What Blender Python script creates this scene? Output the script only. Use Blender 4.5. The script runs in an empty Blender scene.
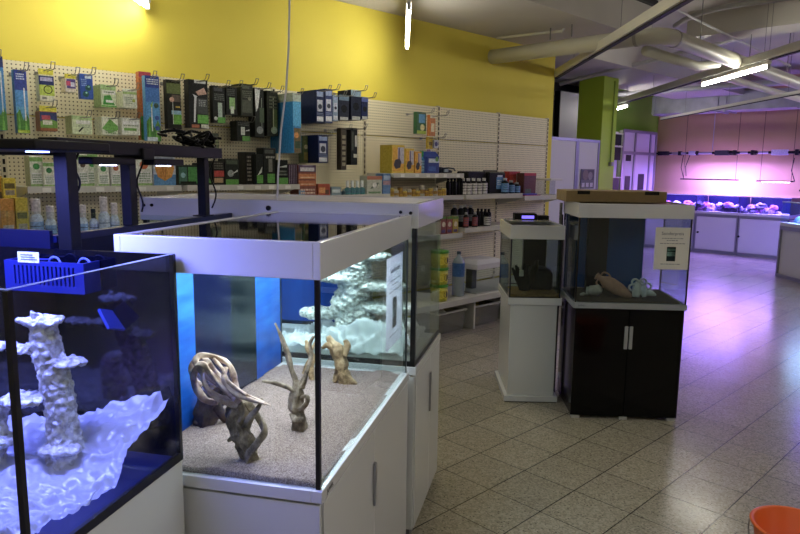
import bpy, math, random
from math import sin, cos, pi, atan, radians, hypot
from mathutils import Vector, Matrix, noise
random.seed(7)
SC = bpy.context.scene
COL = SC.collection

# ------------------------------------------------------------------ camera
FPX, PITCH, YAW, ROLL, H = 659.05, 0.14766, 0.79701, 0.01241, 1.60
Fv = Vector((cos(PITCH)*cos(YAW), cos(PITCH)*sin(YAW), -sin(PITCH)))
R0 = Vector((sin(YAW), -cos(YAW), 0)); U0 = R0.cross(Fv)
Rv = R0*cos(ROLL)+U0*sin(ROLL); Uv = U0*cos(ROLL)-R0*sin(ROLL)
CAM = Vector((0, 0, H))
cd = bpy.data.cameras.new('camera'); cam = bpy.data.objects.new('camera', cd); COL.objects.link(cam)
m = Matrix((Rv, Uv, -Fv)).transposed().to_4x4(); m.translation = CAM
cam.matrix_world = m
cd.sensor_width = 36; cd.lens = FPX*36/800; cd.clip_start = .05; cd.clip_end = 60
SC.camera = cam
def ray(u, v): return Fv*FPX + Rv*(u-400) + Uv*(267-v)
def atz(u, v, z): d = ray(u, v); return CAM + d*((z-H)/d.z)
def onY(u, v, Y): d = ray(u, v); return CAM + d*(Y/d.y)
def onX(u, v, X): d = ray(u, v); return CAM + d*(X/d.x)
def ondepth(u, v, dep): return CAM + ray(u, v)*(dep/FPX)
def onplane(u, v, P, th):
    n = Vector((-sin(th), cos(th), 0)); d = ray(u, v); return CAM + d*(n.dot(Vector(P)-CAM)/n.dot(d))

# ------------------------------------------------------------------ materials
def lin(h):
    if isinstance(h, str):
        h = h.lstrip('#'); c = [int(h[i:i+2], 16)/255 for i in (0, 2, 4)]
        return tuple((x/12.92 if x <= .04045 else ((x+.055)/1.055)**2.4) for x in c)+(1,)
    return tuple(h)+(1,) if len(h) == 3 else tuple(h)
MC = {}
def mat(name, c, rough=.5, metal=0, emit=None, es=0, spec=None, noise_amt=0, noise_scale=8, bump=0, coat=0, trans=0):
    if name in MC: return MC[name]
    m = bpy.data.materials.new(name); m.use_nodes = True; nt = m.node_tree; b = nt.nodes['Principled BSDF']
    b.inputs['Base Color'].default_value = lin(c); b.inputs['Roughness'].default_value = rough
    b.inputs['Metallic'].default_value = metal
    if spec is not None: b.inputs['Specular IOR Level'].default_value = spec
    if coat: b.inputs['Coat Weight'].default_value = coat; b.inputs['Coat Roughness'].default_value = .05
    if emit: b.inputs['Emission Color'].default_value = lin(emit); b.inputs['Emission Strength'].default_value = es
    if trans: b.inputs['Transmission Weight'].default_value = trans
    if noise_amt or bump:
        tc = nt.nodes.new('ShaderNodeTexCoord'); n = nt.nodes.new('ShaderNodeTexNoise')
        n.inputs['Scale'].default_value = noise_scale; n.inputs['Detail'].default_value = 6
        nt.links.new(tc.outputs['Object'], n.inputs['Vector'])
        if noise_amt:
            r = nt.nodes.new('ShaderNodeValToRGB'); L = lin(c)
            r.color_ramp.elements[0].position = .3; r.color_ramp.elements[1].position = .7
            r.color_ramp.elements[0].color = tuple(max(0, x*(1-noise_amt)) for x in L[:3])+(1,)
            r.color_ramp.elements[1].color = tuple(min(1, x*(1+noise_amt)) for x in L[:3])+(1,)
            nt.links.new(n.outputs['Fac'], r.inputs['Fac']); nt.links.new(r.outputs['Color'], b.inputs['Base Color'])
        if bump:
            bp = nt.nodes.new('ShaderNodeBump'); bp.inputs['Strength'].default_value = bump; bp.inputs['Distance'].default_value = .01
            nt.links.new(n.outputs['Fac'], bp.inputs['Height']); nt.links.new(bp.outputs['Normal'], b.inputs['Normal'])
    MC[name] = m; return m
def glass(name, tint=(.93, .97, .96), refl=1.0, ior=1.45):
    if name in MC: return MC[name]
    m = bpy.data.materials.new(name); m.use_nodes = True; nt = m.node_tree; nt.nodes.clear()
    o = nt.nodes.new('ShaderNodeOutputMaterial'); mx = nt.nodes.new('ShaderNodeMixShader')
    t = nt.nodes.new('ShaderNodeBsdfTransparent'); g = nt.nodes.new('ShaderNodeBsdfGlossy'); f = nt.nodes.new('ShaderNodeLayerWeight')
    f.inputs['Blend'].default_value = .5
    pw = nt.nodes.new('ShaderNodeMath'); pw.operation = 'POWER'; pw.inputs[1].default_value = 5; nt.links.new(f.outputs['Facing'], pw.inputs[0])
    mu = nt.nodes.new('ShaderNodeMath'); mu.operation = 'MULTIPLY_ADD'; mu.inputs[1].default_value = .9*refl; mu.inputs[2].default_value = .035*refl
    t.inputs['Color'].default_value = tint+(1,)
    g.inputs['Roughness'].default_value = .01
    nt.links.new(pw.outputs[0], mu.inputs[0]); nt.links.new(mu.outputs[0], mx.inputs[0])
    nt.links.new(t.outputs[0], mx.inputs[1]); nt.links.new(g.outputs[0], mx.inputs[2]); nt.links.new(mx.outputs[0], o.inputs[0])
    MC[name] = m; return m
def nodes(m):
    m.use_nodes = True; nt = m.node_tree
    return nt, nt.nodes['Principled BSDF'], nt.nodes.new, nt.links.new
def mth(nt, op, a, b=None, c=None):
    n = nt.nodes.new('ShaderNodeMath'); n.operation = op
    for i, x in enumerate((a, b, c)):
        if x is None: continue
        if isinstance(x, (int, float)): n.inputs[i].default_value = x
        else: nt.links.new(x, n.inputs[i])
    return n.outputs[0]

# terrazzo tiles
def floor_mat():
    m = bpy.data.materials.new('terrazzo_tiles'); nt, b, N, Lk = nodes(m)
    tc = N('ShaderNodeTexCoord'); sp = N('ShaderNodeSeparateXYZ'); Lk(tc.outputs['Object'], sp.inputs[0])
    s, ox, oy = .3038, 2.832, 1.921
    def line(co, off, w):
        f = mth(nt, 'FRACT', mth(nt, 'DIVIDE', mth(nt, 'SUBTRACT', co, off-100*s), s))
        d = mth(nt, 'MINIMUM', f, mth(nt, 'SUBTRACT', 1, f))
        return mth(nt, 'LESS_THAN', d, w/s)
    lx = line(sp.outputs[0], ox, .0020); ly = line(sp.outputs[1], oy, .0026)
    grout = mth(nt, 'MAXIMUM', lx, ly)
    # per-tile tone
    fx = mth(nt, 'FLOOR', mth(nt, 'DIVIDE', mth(nt, 'SUBTRACT', sp.outputs[0], ox), s))
    fy = mth(nt, 'FLOOR', mth(nt, 'DIVIDE', mth(nt, 'SUBTRACT', sp.outputs[1], oy), s))
    cb = N('ShaderNodeCombineXYZ'); Lk(fx, cb.inputs[0]); Lk(fy, cb.inputs[1])
    wn = N('ShaderNodeTexWhiteNoise'); Lk(cb.outputs[0], wn.inputs[0])
    vo = N('ShaderNodeTexVoronoi'); vo.inputs['Scale'].default_value = 75; Lk(tc.outputs['Object'], vo.inputs['Vector'])
    sel = N('ShaderNodeSeparateColor'); Lk(vo.outputs['Color'], sel.inputs[0])
    dark = mth(nt, 'MULTIPLY', mth(nt, 'LESS_THAN', vo.outputs['Distance'], .30), mth(nt, 'GREATER_THAN', sel.outputs[0], .80))
    vo2 = N('ShaderNodeTexVoronoi'); vo2.inputs['Scale'].default_value = 120; Lk(tc.outputs['Object'], vo2.inputs['Vector'])
    r = N('ShaderNodeValToRGB'); r.color_ramp.elements[0].color = lin('#8c8574'); r.color_ramp.elements[1].color = lin('#b4ad9b')
    sc2 = N('ShaderNodeSeparateColor'); Lk(vo2.outputs['Color'], sc2.inputs[0]); Lk(sc2.outputs[1], r.inputs[0])
    m1 = N('ShaderNodeMix'); m1.data_type = 'RGBA'; Lk(mth(nt, 'MULTIPLY', dark, .8), m1.inputs[0]); Lk(r.outputs[0], m1.inputs[6]); m1.inputs[7].default_value = lin('#4b463c')
    hs = N('ShaderNodeHueSaturation'); Lk(m1.outputs[2], hs.inputs['Color'])
    Lk(mth(nt, 'MULTIPLY_ADD', wn.outputs[0], .16, .92), hs.inputs['Value'])
    m2 = N('ShaderNodeMix'); m2.data_type = 'RGBA'; Lk(grout, m2.inputs[0]); Lk(hs.outputs[0], m2.inputs[6]); m2.inputs[7].default_value = lin('#2e2b26')
    Lk(m2.outputs[2], b.inputs['Base Color'])
    n = N('ShaderNodeTexNoise'); n.inputs['Scale'].default_value = 2.5; Lk(tc.outputs['Object'], n.inputs['Vector'])
    Lk(mth(nt, 'MULTIPLY_ADD', n.outputs[0], .14, .14), b.inputs['Roughness'])
    return m
def pegboard_mat():
    m = bpy.data.materials.new('pegboard'); nt, b, N, Lk = nodes(m)
    tc = N('ShaderNodeTexCoord'); sp = N('ShaderNodeSeparateXYZ'); Lk(tc.outputs['Object'], sp.inputs[0])
    def c(co): return mth(nt, 'SUBTRACT', mth(nt, 'FRACT', mth(nt, 'DIVIDE', co, .025)), .5)
    a, d = c(sp.outputs[0]), c(sp.outputs[2])
    r2 = mth(nt, 'ADD', mth(nt, 'MULTIPLY', a, a), mth(nt, 'MULTIPLY', d, d))
    hole = mth(nt, 'LESS_THAN', r2, .036)
    mx = N('ShaderNodeMix'); mx.data_type = 'RGBA'; Lk(hole, mx.inputs[0]); mx.inputs[6].default_value = lin('#e4dbbb'); mx.inputs[7].default_value = lin('#5b5342')
    Lk(mx.outputs[2], b.inputs['Base Color']); b.inputs['Roughness'].default_value = .5
    return m
FLOOR = floor_mat(); PEG = pegboard_mat()
WHITE = mat('white_lacquer', '#d6d8da', .22, coat=.3)
WHITE2 = mat('white_laminate', '#cfcdd0', .4)
SHELFW = mat('shelf_white_enamel', '#cfccc2', .4)
BLACKG = mat('black_gloss', '#0b0b0d', .12)
BLACK = mat('black_plastic', '#060608', .5, spec=.25)
NAVYM = mat('dark_navy_metal', '#020309', .5, spec=.25)
SIL = mat('black_silicone', '#050608', .3)
STEEL = mat('brushed_steel', '#a9acb0', .3, 1)
WIRE = mat('zinc_wire', '#8a8a86', .35, 1)
YEL = mat('yellow_paint', '#e0cf52', .75, noise_amt=.03, noise_scale=1.5)
CEIL = mat('ceiling_paint', '#c2bdb4', .85, noise_amt=.04, noise_scale=2)
GREENP = mat('green_paint', '#c6e548', .5)
GREENW = mat('green_wall_paint', '#86b93c', .7)
ORANGE = mat('salmon_paint', '#c9a582', .8, noise_amt=.04, noise_scale=2)
GLASS = glass('clear_glass')
GLASSB = glass('clear_glass_low', (.97, .985, .985), .8)

# ------------------------------------------------------------------ mesh builder
class MB:
    def __init__(s): s.v = []; s.f = []; s.m = []
    def add(s, vs, fs, mi=0):
        o = len(s.v); s.v += [tuple(p) for p in vs]; s.f += [tuple(i+o for i in f) for f in fs]; s.m += [mi]*len(fs); return s
    def box(s, x0, y0, z0, x1, y1, z1, mi=0, M=None):
        vs = [Vector((x, y, z)) for z in (z0, z1) for x, y in ((x0, y0), (x1, y0), (x1, y1), (x0, y1))]
        if M: vs = [M @ p for p in vs]
        return s.add(vs, [(3, 2, 1, 0), (4, 5, 6, 7), (0, 1, 5, 4), (1, 2, 6, 5), (2, 3, 7, 6), (3, 0, 4, 7)], mi)
    def tube(s, pts, rs, n=8, mi=0, cap=True, rid=None):
        pts = [Vector(p) for p in pts]
        if not hasattr(rs, '__len__'): rs = [rs]*len(pts)
        vs = []; up = None
        for i, p in enumerate(pts):
            t = (pts[min(i+1, len(pts)-1)]-pts[max(i-1, 0)])
            t = t.normalized() if t.length > 1e-9 else Vector((0, 0, 1))
            if up is None: up = Vector((0, 0, 1)) if abs(t.z) < .9 else Vector((1, 0, 0))
            a = t.cross(up)
            if a.length < 1e-6: a = t.orthogonal()
            a.normalize(); b = a.cross(t).normalized(); up = b
            for k in range(n):
                th = 2*pi*k/n; r = rs[i]
                if rid: r *= rid(i, th, p)
                vs.append(p + a*(r*cos(th)) + b*(r*sin(th)))
        fs = [(i*n+k, i*n+(k+1) % n, (i+1)*n+(k+1) % n, (i+1)*n+k) for i in range(len(pts)-1) for k in range(n)]
        if cap: fs += [tuple(range(n))[::-1], tuple((len(pts)-1)*n+k for k in range(n))]
        return s.add(vs, fs, mi)
    def cyl(s, p0, p1, r, n=16, mi=0, r1=None): return s.tube([p0, p1], [r, r if r1 is None else r1], n, mi)
    def lathe(s, prof, n=24, c=(0, 0, 0), mi=0, closed=False):
        vs = [(c[0]+r*cos(2*pi*k/n), c[1]+r*sin(2*pi*k/n), c[2]+z) for r, z in prof for k in range(n)]
        fs = [(i*n+k, i*n+(k+1) % n, (i+1)*n+(k+1) % n, (i+1)*n+k) for i in range(len(prof)-1) for k in range(n)]
        if prof[0][0] > 1e-4 and not closed: fs.append(tuple(range(n))[::-1])
        if prof[-1][0] > 1e-4 and not closed: fs.append(tuple((len(prof)-1)*n+k for k in range(n)))
        return s.add(vs, fs, mi)
    def grid(s, fn, nu, nv, mi=0):
        vs = [fn(i/nu, j/nv) for i in range(nu+1) for j in range(nv+1)]
        fs = [(i*(nv+1)+j, (i+1)*(nv+1)+j, (i+1)*(nv+1)+j+1, i*(nv+1)+j+1) for i in range(nu) for j in range(nv)]
        return s.add(vs, fs, mi)
    def build(s, name, mats, parent=None, smooth=False, bevel=0, loc=None, rotz=0):
        me = bpy.data.meshes.new(name); me.from_pydata(s.v, [], s.f)
        for mm in (mats if isinstance(mats, (list, tuple)) else [mats]): me.materials.append(mm)
        me.polygons.foreach_set('material_index', s.m)
        if smooth: me.polygons.foreach_set('use_smooth', [True]*len(s.f))
        me.update(); o = bpy.data.objects.new(name, me); COL.objects.link(o)
        if parent is not None: o.parent = parent
        if loc is not None: o.location = loc
        o.rotation_euler.z = rotz
        if bevel:
            b = o.modifiers.new('bevel', 'BEVEL'); b.width = bevel; b.segments = 2; b.limit_method = 'ANGLE'
        return o
def tag(o, label=None, cat=None, group=None, kind=None):
    if label: o['label'] = label
    if cat: o['category'] = cat
    if group: o['group'] = group
    if kind: o['kind'] = kind
    return o
def thing(name, label, cat, loc=(0, 0, 0), rotz=0, group=None):
    o = bpy.data.objects.new(name, None); COL.objects.link(o); o.location = loc; o.rotation_euler = (0, 0, rotz)
    o.empty_display_size = .05
    return tag(o, label, cat, group)
def struct(name, mb, m, **k): return tag(mb.build(name, m, **k), kind='structure')
def copy_tree(o, parent=None):
    c = o.copy(); COL.objects.link(c)
    if parent is not None: c.parent = parent
    for ch in list(o.children): copy_tree(ch, c)
    return c
def text_mesh(name, s, size, m, parent, M):
    cu = bpy.data.curves.new(name, 'FONT'); cu.body = s; cu.size = size; cu.extrude = .0003
    cu.align_x = 'CENTER'; cu.align_y = 'CENTER'
    t = bpy.data.objects.new(name, cu); COL.objects.link(t)
    dg = bpy.context.evaluated_depsgraph_get(); me = bpy.data.meshes.new_from_object(t.evaluated_get(dg))
    bpy.data.objects.remove(t); me.transform(M); me.materials.clear(); me.materials.append(m)
    o = bpy.data.objects.new(name, me); COL.objects.link(o); o.parent = parent; return o

# ================================================================== ROOM
X0, X1, Y0, Y1 = -2.5, 14.6, -3.0, 6.75
WY = 4.70      # pegboard plane
mb = MB().box(X0, Y0, -.1, X1, 8.2, 0); struct('floor', mb, FLOOR)
struct('wall_left', MB().box(X0, WY+.05, 0, 7.30, WY+.30, 3.055), YEL)
struct('wall_back', MB().box(X0-.1, Y0, 0, X0, WY+.05, 3.6), mat('wall_cream', '#c9c4ae', .8))
struct('wall_right', MB().box(X0, Y0-.1, 0, X1, Y0, 3.6), mat('wall_cream', '#c9c4ae', .8))
struct('wall_far', MB().box(X1, Y0, 0, X1+.1, 8.2, 3.6), ORANGE)
struct('wall_green', MB().box(12.2, Y1, 0, X1, Y1+.12, 3.6), GREENW)
struct('wall_behind', MB().box(X0, 8.2, 0, X1+.1, 8.3, 3.6), mat('wall_dim', '#5b5a66', .8))
# lower soffit slab beside the yellow wall and the higher ceiling beyond
struct('ceiling', MB().box(X0, Y0, 3.5, X1, 8.2, 3.6), CEIL)
mb = MB().box(X0, 3.52, 3.055, 7.3, WY+.30, 3.5); struct('trim_1', mb, CEIL)
mb = MB().box(X0, 3.47, 3.40, 7.3, 3.52, 3.46); struct('trim_2', mb, mat('dark_gap', '#1a1a1c', .7))
# deep beam carrying the column
struct('trim_3', MB().box(7.3, 4.6, 3.05, 14.6, 5.9, 3.5), CEIL)
struct('trim_4', MB().box(8.2, 1.8, 3.2, 8.7, 3.52, 3.5), CEIL)

# green column
struct('trim_5', MB().box(9.5, 5.29, 0, 9.95, 5.72, 3.05), GREENP)
# thin pipe on the column
tag(MB().tube([(9.80, 5.272, 3.0), (9.80, 5.272, 1.75)], .012, 8).build('conduit_pipe', mat('green_pipe', '#93b338', .5)),
    'thin green conduit running down the green column', 'pipe')
tag(MB().box(9.77, 5.235, 1.69, 9.84, 5.29, 1.75).build('socket_box', mat('grey_plastic', '#a9a9a6', .5), bevel=.004),
    'small grey socket box on the green column', 'socket')

# ------------------------------------------------------------------ lights
DIR = Vector((cos(YAW), sin(YAW), 0))
TUBE = mat('lit_tube', '#ffffff', .4, emit=(1.0, .965, .86), es=38)
HOUS = mat('lamp_housing_white', '#dcd8cc', .45); HOUSD = mat('lamp_rail_dark', '#1f1d1c', .6)
def lamp(end, length, label, z=2.70):
    """far end of the tube, in line with the camera-ward rail"""
    e = Vector((end[0], end[1], z)); t = thing('tube_lamp', label, 'lamp', (e.x, e.y, z), YAW, 'fluorescent tube lamps under the ceiling')
    MB().tube([(-length, 0, 0), (0, 0, 0)], .015, 12).build('tube', TUBE, t, smooth=True)
    h = MB().box(-length-.03, -.018, .028, .03, .018, .070); h.build('housing', HOUS, t, bevel=.004)
    c = MB()
    for x in (-length-.02, .0): c.box(x-.0, -.014, -.02, x+.02, .014, .03)
    c.build('end_cap', mat('grey_plastic', '#a9a9a6', .5), t)
    for x in (-length+.1, -.1):
        px, py = e.x+x*cos(YAW), e.y+x*sin(YAW); top = 3.055 if (3.52 < py and px < 7.3) else 3.5
        MB().tube([(x, 0, .075), (x, 0, top-z)], .003, 6).build('hanger_wire', WIRE, t)
    return t
def rail(a, length, label, z=2.80, back=0, k=1.0):
    t = thing('ceiling_rail', label, 'rail', (a[0], a[1], z), YAW)
    MB().box(-length, -.035*k, 0, back, .035*k, .085*k).build('channel', HOUS, t, bevel=.003)
    MB().box(-length, -.03*k, -.012, back, .012*k, -.0005).build('cable_slot', HOUSD, t)
    hg = MB()
    x = -length+.3
    while x < back: hg.tube([(x, 0, .06), (x, 0, 3.5-z if (a[1]+x*sin(YAW)) < 3.4 or a[0]+x*cos(YAW) > 7.3 else .255)], .003, 6); x += 1.6
    hg.build('hanger_wire', WIRE, t)
    return t
A = atz(407, 47, 2.70); lamp((A.x, A.y), 1.5, 'lit fluorescent tube hanging in front of the yellow wall, top centre')
A4 = atz(147, 6, 2.70); lamp((A4.x, A4.y), 1.5, 'end of a lit fluorescent tube above the left of the yellow wall')
B = atz(767, 67, 2.70); B2 = atz(703, 85, 2.70); lamp((B2.x, B2.y), 1.5, 'long lit fluorescent tube on the rail at upper right')
C3 = atz(628, 106, 2.70); lamp((C3.x+1.5*cos(YAW), C3.y+1.5*sin(YAW)), 1.5, 'small far lit fluorescent tube just right of the green column')
# further lamps of the same rows, behind the camera's view
for k, (x, y) in enumerate(((1.6, .2), (3.6, -1.2), (-.6, 1.6), (5.6, .6), (8.2, -.6), (10.8, .9), (12.6, 2.6))):
    lamp((x, y), 1.5, 'unseen row lamp')['label'] = 'lit fluorescent tube of the rows outside the picture'
r1 = atz(555, 78, 2.76); rail((r1.x, r1.y), 6.0, 'white ceiling rail with dark underside running diagonally to the yellow wall', 2.76)
r2 = Vector((B2.x, B2.y, 0)); rail((r2.x, r2.y), 5.0, 'white ceiling rail carrying the long tube at upper right', 2.775, 5.6)
r3 = atz(665, 119, 2.62); rail((r3.x, r3.y), 6.0, 'thin white rail in front of the grey duct', 2.62, .2, .5)

# purple reef lighting (far side) and blue LED (left reef tank)
def area(name, loc, sx, sy, power, color, rot=(0, 0, 0), spread=None):
    l = bpy.data.lights.new(name, 'AREA'); l.shape = 'RECTANGLE'; l.size = sx; l.size_y = sy; l.energy = power; l.color = color
    if spread: l.spread = spread
    o = bpy.data.objects.new(name, l); COL.objects.link(o); o.location = loc; o.rotation_euler = rot; return o

# ------------------------------------------------------------------ pipes and ducts
PIPEM = mat('pvc_pipe_cream', '#c9c6b4', .4)
pw = onY(492, 57, WY+.05)
bend = Vector((pw.x+.05, atz(652, 31, pw.z).y, pw.z))
endp = atz(800, 84, pw.z); endp2 = endp + (endp-bend)*.6
pts = [Vector((pw.x, WY+.055, pw.z))]
b0 = Vector((bend.x, bend.y+.25, pw.z)); d2 = (endp-bend).normalized(); b1 = bend+d2*.25
pts += [b0]
for k in range(1, 6):
    t = k/6; pts.append(b0*(1-t)**2 + bend*2*t*(1-t) + b1*t*t)
pts += [b1, endp, endp2]
vp = thing('ventilation_pipe', 'thick cream round pipe leaving the yellow wall and bending along the ceiling', 'pipe')
MB().tube(pts, .078, 20).build('pipe', PIPEM, vp, smooth=True)
rg = MB()
for q, dv in ((b0, Vector((0, -1, 0))), (b1, d2), (b1+d2*1.6, d2)): MB().tube([q, q+dv*.03], .083, 20).build('collar', mat('pipe_collar', '#a5a294', .5), vp)
hr = MB()
for q in (Vector((pw.x, 4.0, pw.z)), Vector((pw.x, 3.75, pw.z))): hr.tube([q+Vector((0, 0, .09)), (q.x, q.y, 3.055)], .008, 6)
for s in (.9, 2.4, 3.9):
    q = bend+d2*s; hr.tube([q+Vector((0, 0, .09)), (q.x, q.y, 3.5)], .006, 6)
hr.build('hanger_rod', WIRE, vp)
# second thinner pipe beneath the first after its bend
off = Vector((d2.y, -d2.x, 0))*-.26
p2 = [b1+off*1.0+Vector((0, 0, -.08)), b1+d2*1.3+off+Vector((0, 0, -.08)), b1+d2*1.55+off*.5+Vector((0, 0, -.03))]
tag(MB().tube(p2, .05, 16).build('drain_pipe', PIPEM, smooth=True), 'thinner cream pipe joining the thick ventilation pipe from behind', 'pipe')
p3 = [endp2+off+Vector((0, 0, -.1)), b1+d2*2.3+off*1.1+Vector((0, 0, -.1)), b1+d2*2.1+off*.6+Vector((0, 0, -.05))]
tag(MB().tube(p3, .045, 16).build('drain_pipe', PIPEM, smooth=True), 'second cream branch pipe further along, crossing behind the long lit tube', 'pipe')
# thin conduit in the corner
c0 = onY(497, 38, WY); c1 = Vector((c0.x+.05, 3.9, 3.02))
tag(MB().tube([c0, c1, (c1.x+.02, c1.y, 3.05)], .015, 8).build('conduit_pipe', PIPEM), 'thin cream conduit under the low ceiling above the thick pipe', 'pipe')
# white rods / cables high up
for a, b, r, lab in ((atz(673, 8, 3.3), atz(790, 66, 3.0), .012, 'bright thin cable stretched diagonally below the ceiling at upper right'),
                     (atz(560, 84, 2.9), atz(800, 22, 3.42), .03, 'grey flat ceiling strip above the long lit tube')):
    tag(MB().tube([a, b], r, 8).build('ceiling_cable', mat('cable_pale', '#b8b6b4', .5)), lab, 'cable')
# flexible hose hanging in an arc
hz = []
for u, v in ((675, 26), (684, 20), (700, 13), (720, 8), (742, 4), (765, 1), (800, -4)): hz.append(atz(u, v, 3.36))
fh = MB().tube(hz, .03, 12); tag(fh.build('flexible_hose', mat('hose_grey', '#9c9a95', .6), smooth=True), 'grey flexible hose arcing below the ceiling at top right', 'hose')
# light-coloured hanging cord in front of the wall
cp = [ondepth(290, -12, 3.0), ondepth(288.5, 50, 3.0), ondepth(286, 90, 3.0), ondepth(281, 130, 3.0), ondepth(278, 175, 3.0), ondepth(277, 213, 2.98)]
tag(MB().tube(cp, .0045, 8).build('electric_cable', mat('cord_white', '#cfd0e0', .5), smooth=True), 'pale thin cord hanging from the ceiling down to the white tank hood', 'cable')
# galvanised duct along the far wall
GALV = mat('galvanised_steel', '#b0b2ba', .45, .35, noise_amt=.2, noise_scale=4)
dz0, dz1 = onX(656, 114, 13.4).z, onX(656, 97, 13.4).z
yL = onX(652, 105, 13.4).y
dt = thing('air_duct', 'galvanised rectangular air duct running below the far ceiling', 'duct')
MB().box(13.4, -1.5, dz0, 13.95, yL, dz1).build('duct', GALV, dt)
fl = MB()
for y in (yL-.05, yL-1.3, yL-1.45, yL-2.7, yL-3.9): fl.box(13.375, y-.02, dz0-.025, 13.97, y+.02, dz1+.025)
fl.build('flange', GALV, dt)
hb = MB()
for y in (yL-.7, yL-2.2): hb.tube([(13.38, y, dz1), (13.38, y, 3.5)], .008, 6)
hb.build('hanger_rod', WIRE, dt)
# two long pipes crossing the far ceiling
for k, (z, x, r) in enumerate(((3.02, 11.6, .05), (3.1, 12.5, .04))):
    tag(MB().tube([(x, 7.5, z), (x, -2, z)], r, 12).build('ceiling_pipe', mat('pipe_grey', '#a9a8b4', .5), smooth=True),
        ('nearer grey pipe crossing the far ceiling', 'further grey pipe crossing the far ceiling')[k], 'pipe')

# ================================================================== WALL SHELVING
SLOT = mat('slot_black', '#060605', .8)
bays = [-.9, .1, 1.13, 2.13, 3.12, 4.11, 5.12, 6.13, 7.12]
PT, PS = 2.235, 1.905
for i in range(len(bays)-1):
    a, b = bays[i]+.018, bays[i+1]-.018
    for (z0, z1) in ((.36, PS-.004), (PS+.004, PT)):
        if a < .0 : continue
        o = MB().box(a, WY, z0, b, WY+.018, z1).build('pegboard_panel', PEG)
        tag(o, 'cream perforated pegboard panel, %s row, %s' % ('upper' if z0 > 1 else 'lower',
            {1: 'at the far left edge', 2: 'behind the blue and green hanging boxes', 3: 'behind the black hanging boxes', 4: 'behind the navy blister packs', 5: 'above the yellow boxes shelf', 6: 'above the black canister', 7: 'at the far right end'}[i]), 'pegboard')
for i, x in enumerate(bays[1:]):
    t = thing('slotted_upright', 'cream steel upright with black slots, ' + ['beyond the left edge', 'left of the blue plant-tool box', 'behind the black boxes', 'left of the navy packs',
        'right of the navy packs', 'beside the orange hanging pack', 'above the black canister', 'at the right end of the pegboard'][i], 'upright', (x, WY, 0))
    MB().box(-.017, -.004, 0, .017, .03, PT+.01).build('post', mat('upright_cream', '#cfc6a8', .5), t)
    s = MB(); z = .4
    while z < PT-.03: s.box(-.007, -.006, z, .007, -.003, z+.032); z += .05
    s.build('slot', SLOT, t)

def shelf(a, b, z, yf, label, lip=.04, back=WY, tags=0):
    t = thing('wall_shelf', label, 'shelf', (a, yf, z))
    L = b-a
    MB().box(.002, 0, -.03, L-.002, back-yf-.008, 0).build('board', SHELFW, t, bevel=.002)
    MB().box(.002, -.012, -lip, L-.002, -.001, .004).build('price_rail', mat('price_rail', '#c4c2b8', .35), t)
    if tags:
        g = MB(); x = .08
        rr = random.Random(int(a*100))
        while x < L-.08: g.box(x, -.0145, -lip+.006, x+.05, -.0125, -.004); x += rr.choice((.12, .15, .19))
        g.build('price_tag', mat('paper_white', '#e4e2da', .6), t)
    for x in (.006, L-.010): MB().add([(x, .02, -.03), (x, back-yf-.01, -.03), (x, back-yf-.01, -.11), (x+.004, .02, -.03), (x+.004, back-yf-.01, -.03), (x+.004, back-yf-.01, -.11)],
                                    [(0, 1, 2), (5, 4, 3), (0, 3, 4, 1), (1, 4, 5, 2), (2, 5, 3, 0)]).build('bracket', SHELFW, t)
    return t
YF = 4.33
shelf(1.15, 2.11, 1.467, YF, 'white shelf under the green and white boxes, left bay', .036, tags=1)
shelf(2.15, 3.10, 1.467, YF, 'white shelf under the black boxes, middle bay', .036, tags=1)
shelf(.12, 1.11, 1.30, YF, 'short white shelf at the far left edge', .04)
shelf(1.15, 2.11, 1.11, 4.15, 'lower white shelf under the pale blue bottles', .04, tags=1)
shelf(.12, 1.11, 1.11, 4.15, 'lower white shelf under the yellow box at far left', .04)
shelf(3.14, 4.09, 1.375, YF, 'white shelf under the orange boxes and spray bottles', .04)
shelf(4.13, 5.10, 1.345, YF, 'white shelf under the row of small yellow cans', .04)
shelf(4.13, 5.10, 1.560, YF, 'white upper shelf under the yellow cat-like boxes and blue jug'.replace('cat-like ', ''), .04, tags=1)
shelf(5.14, 6.11, 1.347, YF, 'white shelf under the black canister and black bottles', .045)
shelf(6.15, 7.10, 1.315, YF, 'white shelf at right end under the red packs', .045)
shelf(5.14, 6.11, 1.010, YF, 'white lower shelf under the silver-capped bottles', .045)
shelf(4.13, 5.10, .965, YF, 'white shelf under the three food bags', .045)
shelf(3.14, 7.10, .345, 4.10, 'long low white base shelf above the floor crates', .05)
for i, x in enumerate((3.12, 4.11, 5.12, 6.13, 7.12)):
    tag(MB().box(x-.012, 4.15, 0, x+.012, WY-.01, .295).build('shelf_foot', SHELFW),
        'white support foot under the base shelf, ' + ('hidden at left', 'left of the first crate', 'between the first and second crate', 'behind the small tank', 'at the right end')[i], 'support')

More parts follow.
